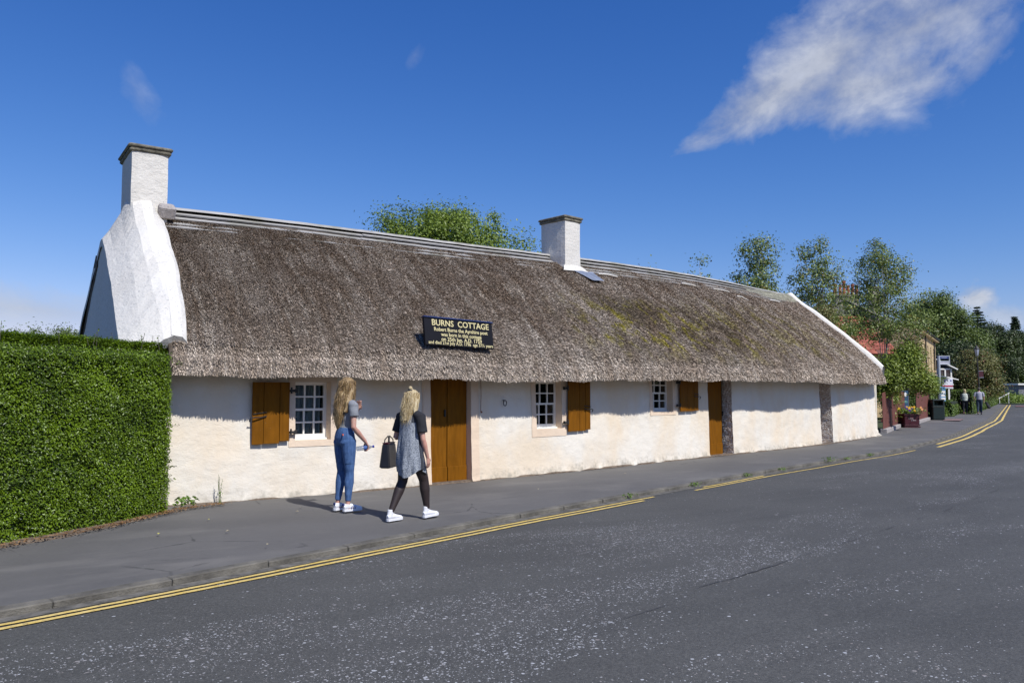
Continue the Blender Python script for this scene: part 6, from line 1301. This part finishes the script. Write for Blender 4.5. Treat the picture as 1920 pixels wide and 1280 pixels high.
# ================================================================== SMALL THINGS ON THE GROUND
def weed(name, x, y, z, h, n, mat, label, spread=.08, stems=0, group=None, L=.06):
    r_ = empty(name, (x, y, z), label=label, cat='weed', group=group); pts = []; N = []; m = MB()
    for i in range(n): a = random.uniform(0, 2 * pi); u = random.random(); pts.append((spread * u * cos(a), spread * u * sin(a) * .6, h * .25 + random.random() * h * (.75 if not stems else .2))); N.append((cos(a), sin(a), .8))
    for i in range(stems):
        a = random.uniform(-.25, .25); p = [Vector((.01 * i, 0, 0)), Vector((a * .4 * h, 0, h * .5)), Vector((a * h * .9, -.01, h * random.uniform(.8, 1)))]; m.tube(p, [.004, .003, .0015], 4)
        for k in range(7): u = .25 + .75 * k / 7; q_ = p[0].lerp(p[2], u); pts.append((q_.x + random.uniform(-.012, .012), q_.y, q_.z)); N.append((1, 0, .3))
    v, f = leaves(np.array(pts), norm(np.array(N)), L, L * .45, up=.6); o = bigmesh('leaf', v, f, mat, r_); o['kind'] = 'stuff'
    if m.V: m.build('stem', M_box, r_)
    return r_
L_weed = leafmat('weed_leaf', (.07, .13, .012), (.20, .34, .04), .5, .3, 8)
weed('broadleaf_weed', 2.42, 11.18, .055, .13, 60, L_weed, 'leafy green weed at the wall foot beside the hedge', spread=.16, L=.085)
weed('seeding_weed', 2.87, 11.30, .05, .40, 12, L_weed, 'tall thin seeding weed against the white wall', spread=.05, stems=4, L=.03)
kw = [(10.2, 'grass tuft in the kerb opposite the second window'), (13.6, 'grass tuft in the kerb opposite the single door'), (16.2, 'largest grass tuft in the kerb opposite the right part of the cottage'), (17.3, 'ragged grass tuft in the kerb right of the largest one'), (8.4, 'small tuft in the kerb where the yellow lines stop'), (12.1, 'thin tuft in the kerb left of the single door'), (18.4, 'last grass tuft in the kerb before the far bend')]
for i, (x, lab) in enumerate(kw):
    j = int(np.argmin(np.abs(kx - x))); big = 1 + (i == 2) * .8; weed('grass_tuft', kx[j] - knx[j] * .04, ky[j] - kny[j] * .04, -.045, .07 * big, int(46 * big), L_weed, lab, spread=.15 * big, L=.042, group='tufts growing in the kerb')
# dead leaves under the hedge end: uncountable
n = 900; s_ = R.uniform(0, 1, n); px = np.interp(s_, [0, .3, .6, .8, 1], [.2, 1.35, 2.05, 2.35, 2.9]); py = np.interp(s_, [0, .3, .6, .8, 1], [9.35, 10.1, 10.75, 11.05, 11.2]); pts = np.stack([px + R.normal(0, .06, n), py + R.normal(0, .05, n) - .03, np.full(n, .064) + R.uniform(0, .012, n)], 1)
v, f = leaves(pts, np.tile([0., 0, 1.], (n, 1)), .035, .018, rnd=.35); dl = bigmesh('dead_leaves', v, f, leafmat('dead_leaf', (.16, .07, .03), (.42, .25, .10), .8, .1, 6)); tag(dl, 'brown dead leaves swept along the foot of the hedge', 'leaf litter', kind='stuff')
M_yl = simple('fallen_yellow_leaf', (.60, .55, .10), .7); M_pl = simple('fallen_pale_leaf', (.45, .38, .25), .7)
for i, (x, y, m, lab) in enumerate([(391, 974, M_yl, 'yellow fallen leaf on the pavement below the seeding weed'), (298, 1001, M_yl, 'yellow-green fallen leaf on the pavement in front of the hedge'), (427, 996, M_pl, 'pale fallen leaf right of the yellow one on the pavement'), (564, 951, M_pl, 'tan leaf on the pavement behind the woman in jeans'), (557, 959, M_pl, 'second tan leaf on the pavement, nearer the kerb'), (502, 1021, M_pl, 'pale speck of litter on the pavement near the kerb'), (1010, 917, M_pl, 'pale leaf on the pavement right of the double door'), (1172, 888, M_pl, 'pale leaf on the pavement below the middle shutter')]):
    p = at(x, y, .045); v, f = leaves(np.array([[0, 0, .0]]), np.array([[0., 0, 1]]), .05, .03, rnd=.15); o = bigmesh('fallen_leaf', v, f, m); o.location = (p.x, p.y, .052); tag(o, lab, 'leaf', 'leaves lying on the pavement')

# ================================================================== ACROSS THE STREET: unseen greenery added to block low sky and bounce light
hedge('unseen_hedge', [(-45, -16), (-20, -10.5), (0, -6.8), (20, -2.5), (34, 1.5), (46, 6)], 1.6, 2.0, 22000, .26, .16, L_light, 'long unseen hedge added across the road behind the viewer to block low sky', lump=.2, round_=.4)
for i, (x, y, h_) in enumerate([(-34, -25, 7), (-14, -20, 7.5), (4, -18, 6.5), (24, -14, 7.5), (40, -10, 7)]):
    tree('unseen_tree', (x, y, -.1), h_, [(0, 0, h_ * .62, 3.6, 3.2, h_ * .36), (1.8, 1, h_ * .5, 2, 2, h_ * .28), (-1.8, -1, h_ * .5, 2, 2, h_ * .28)], 4200, .5, .3, L_light, M_bark, 'unseen tree number %s added across the road behind the viewer to block low sky' % ['one', 'two', 'three', 'four', 'five'][i], group='unseen trees added across the road', clus=.7, ncl=130, trunk=.3, shell=.7)
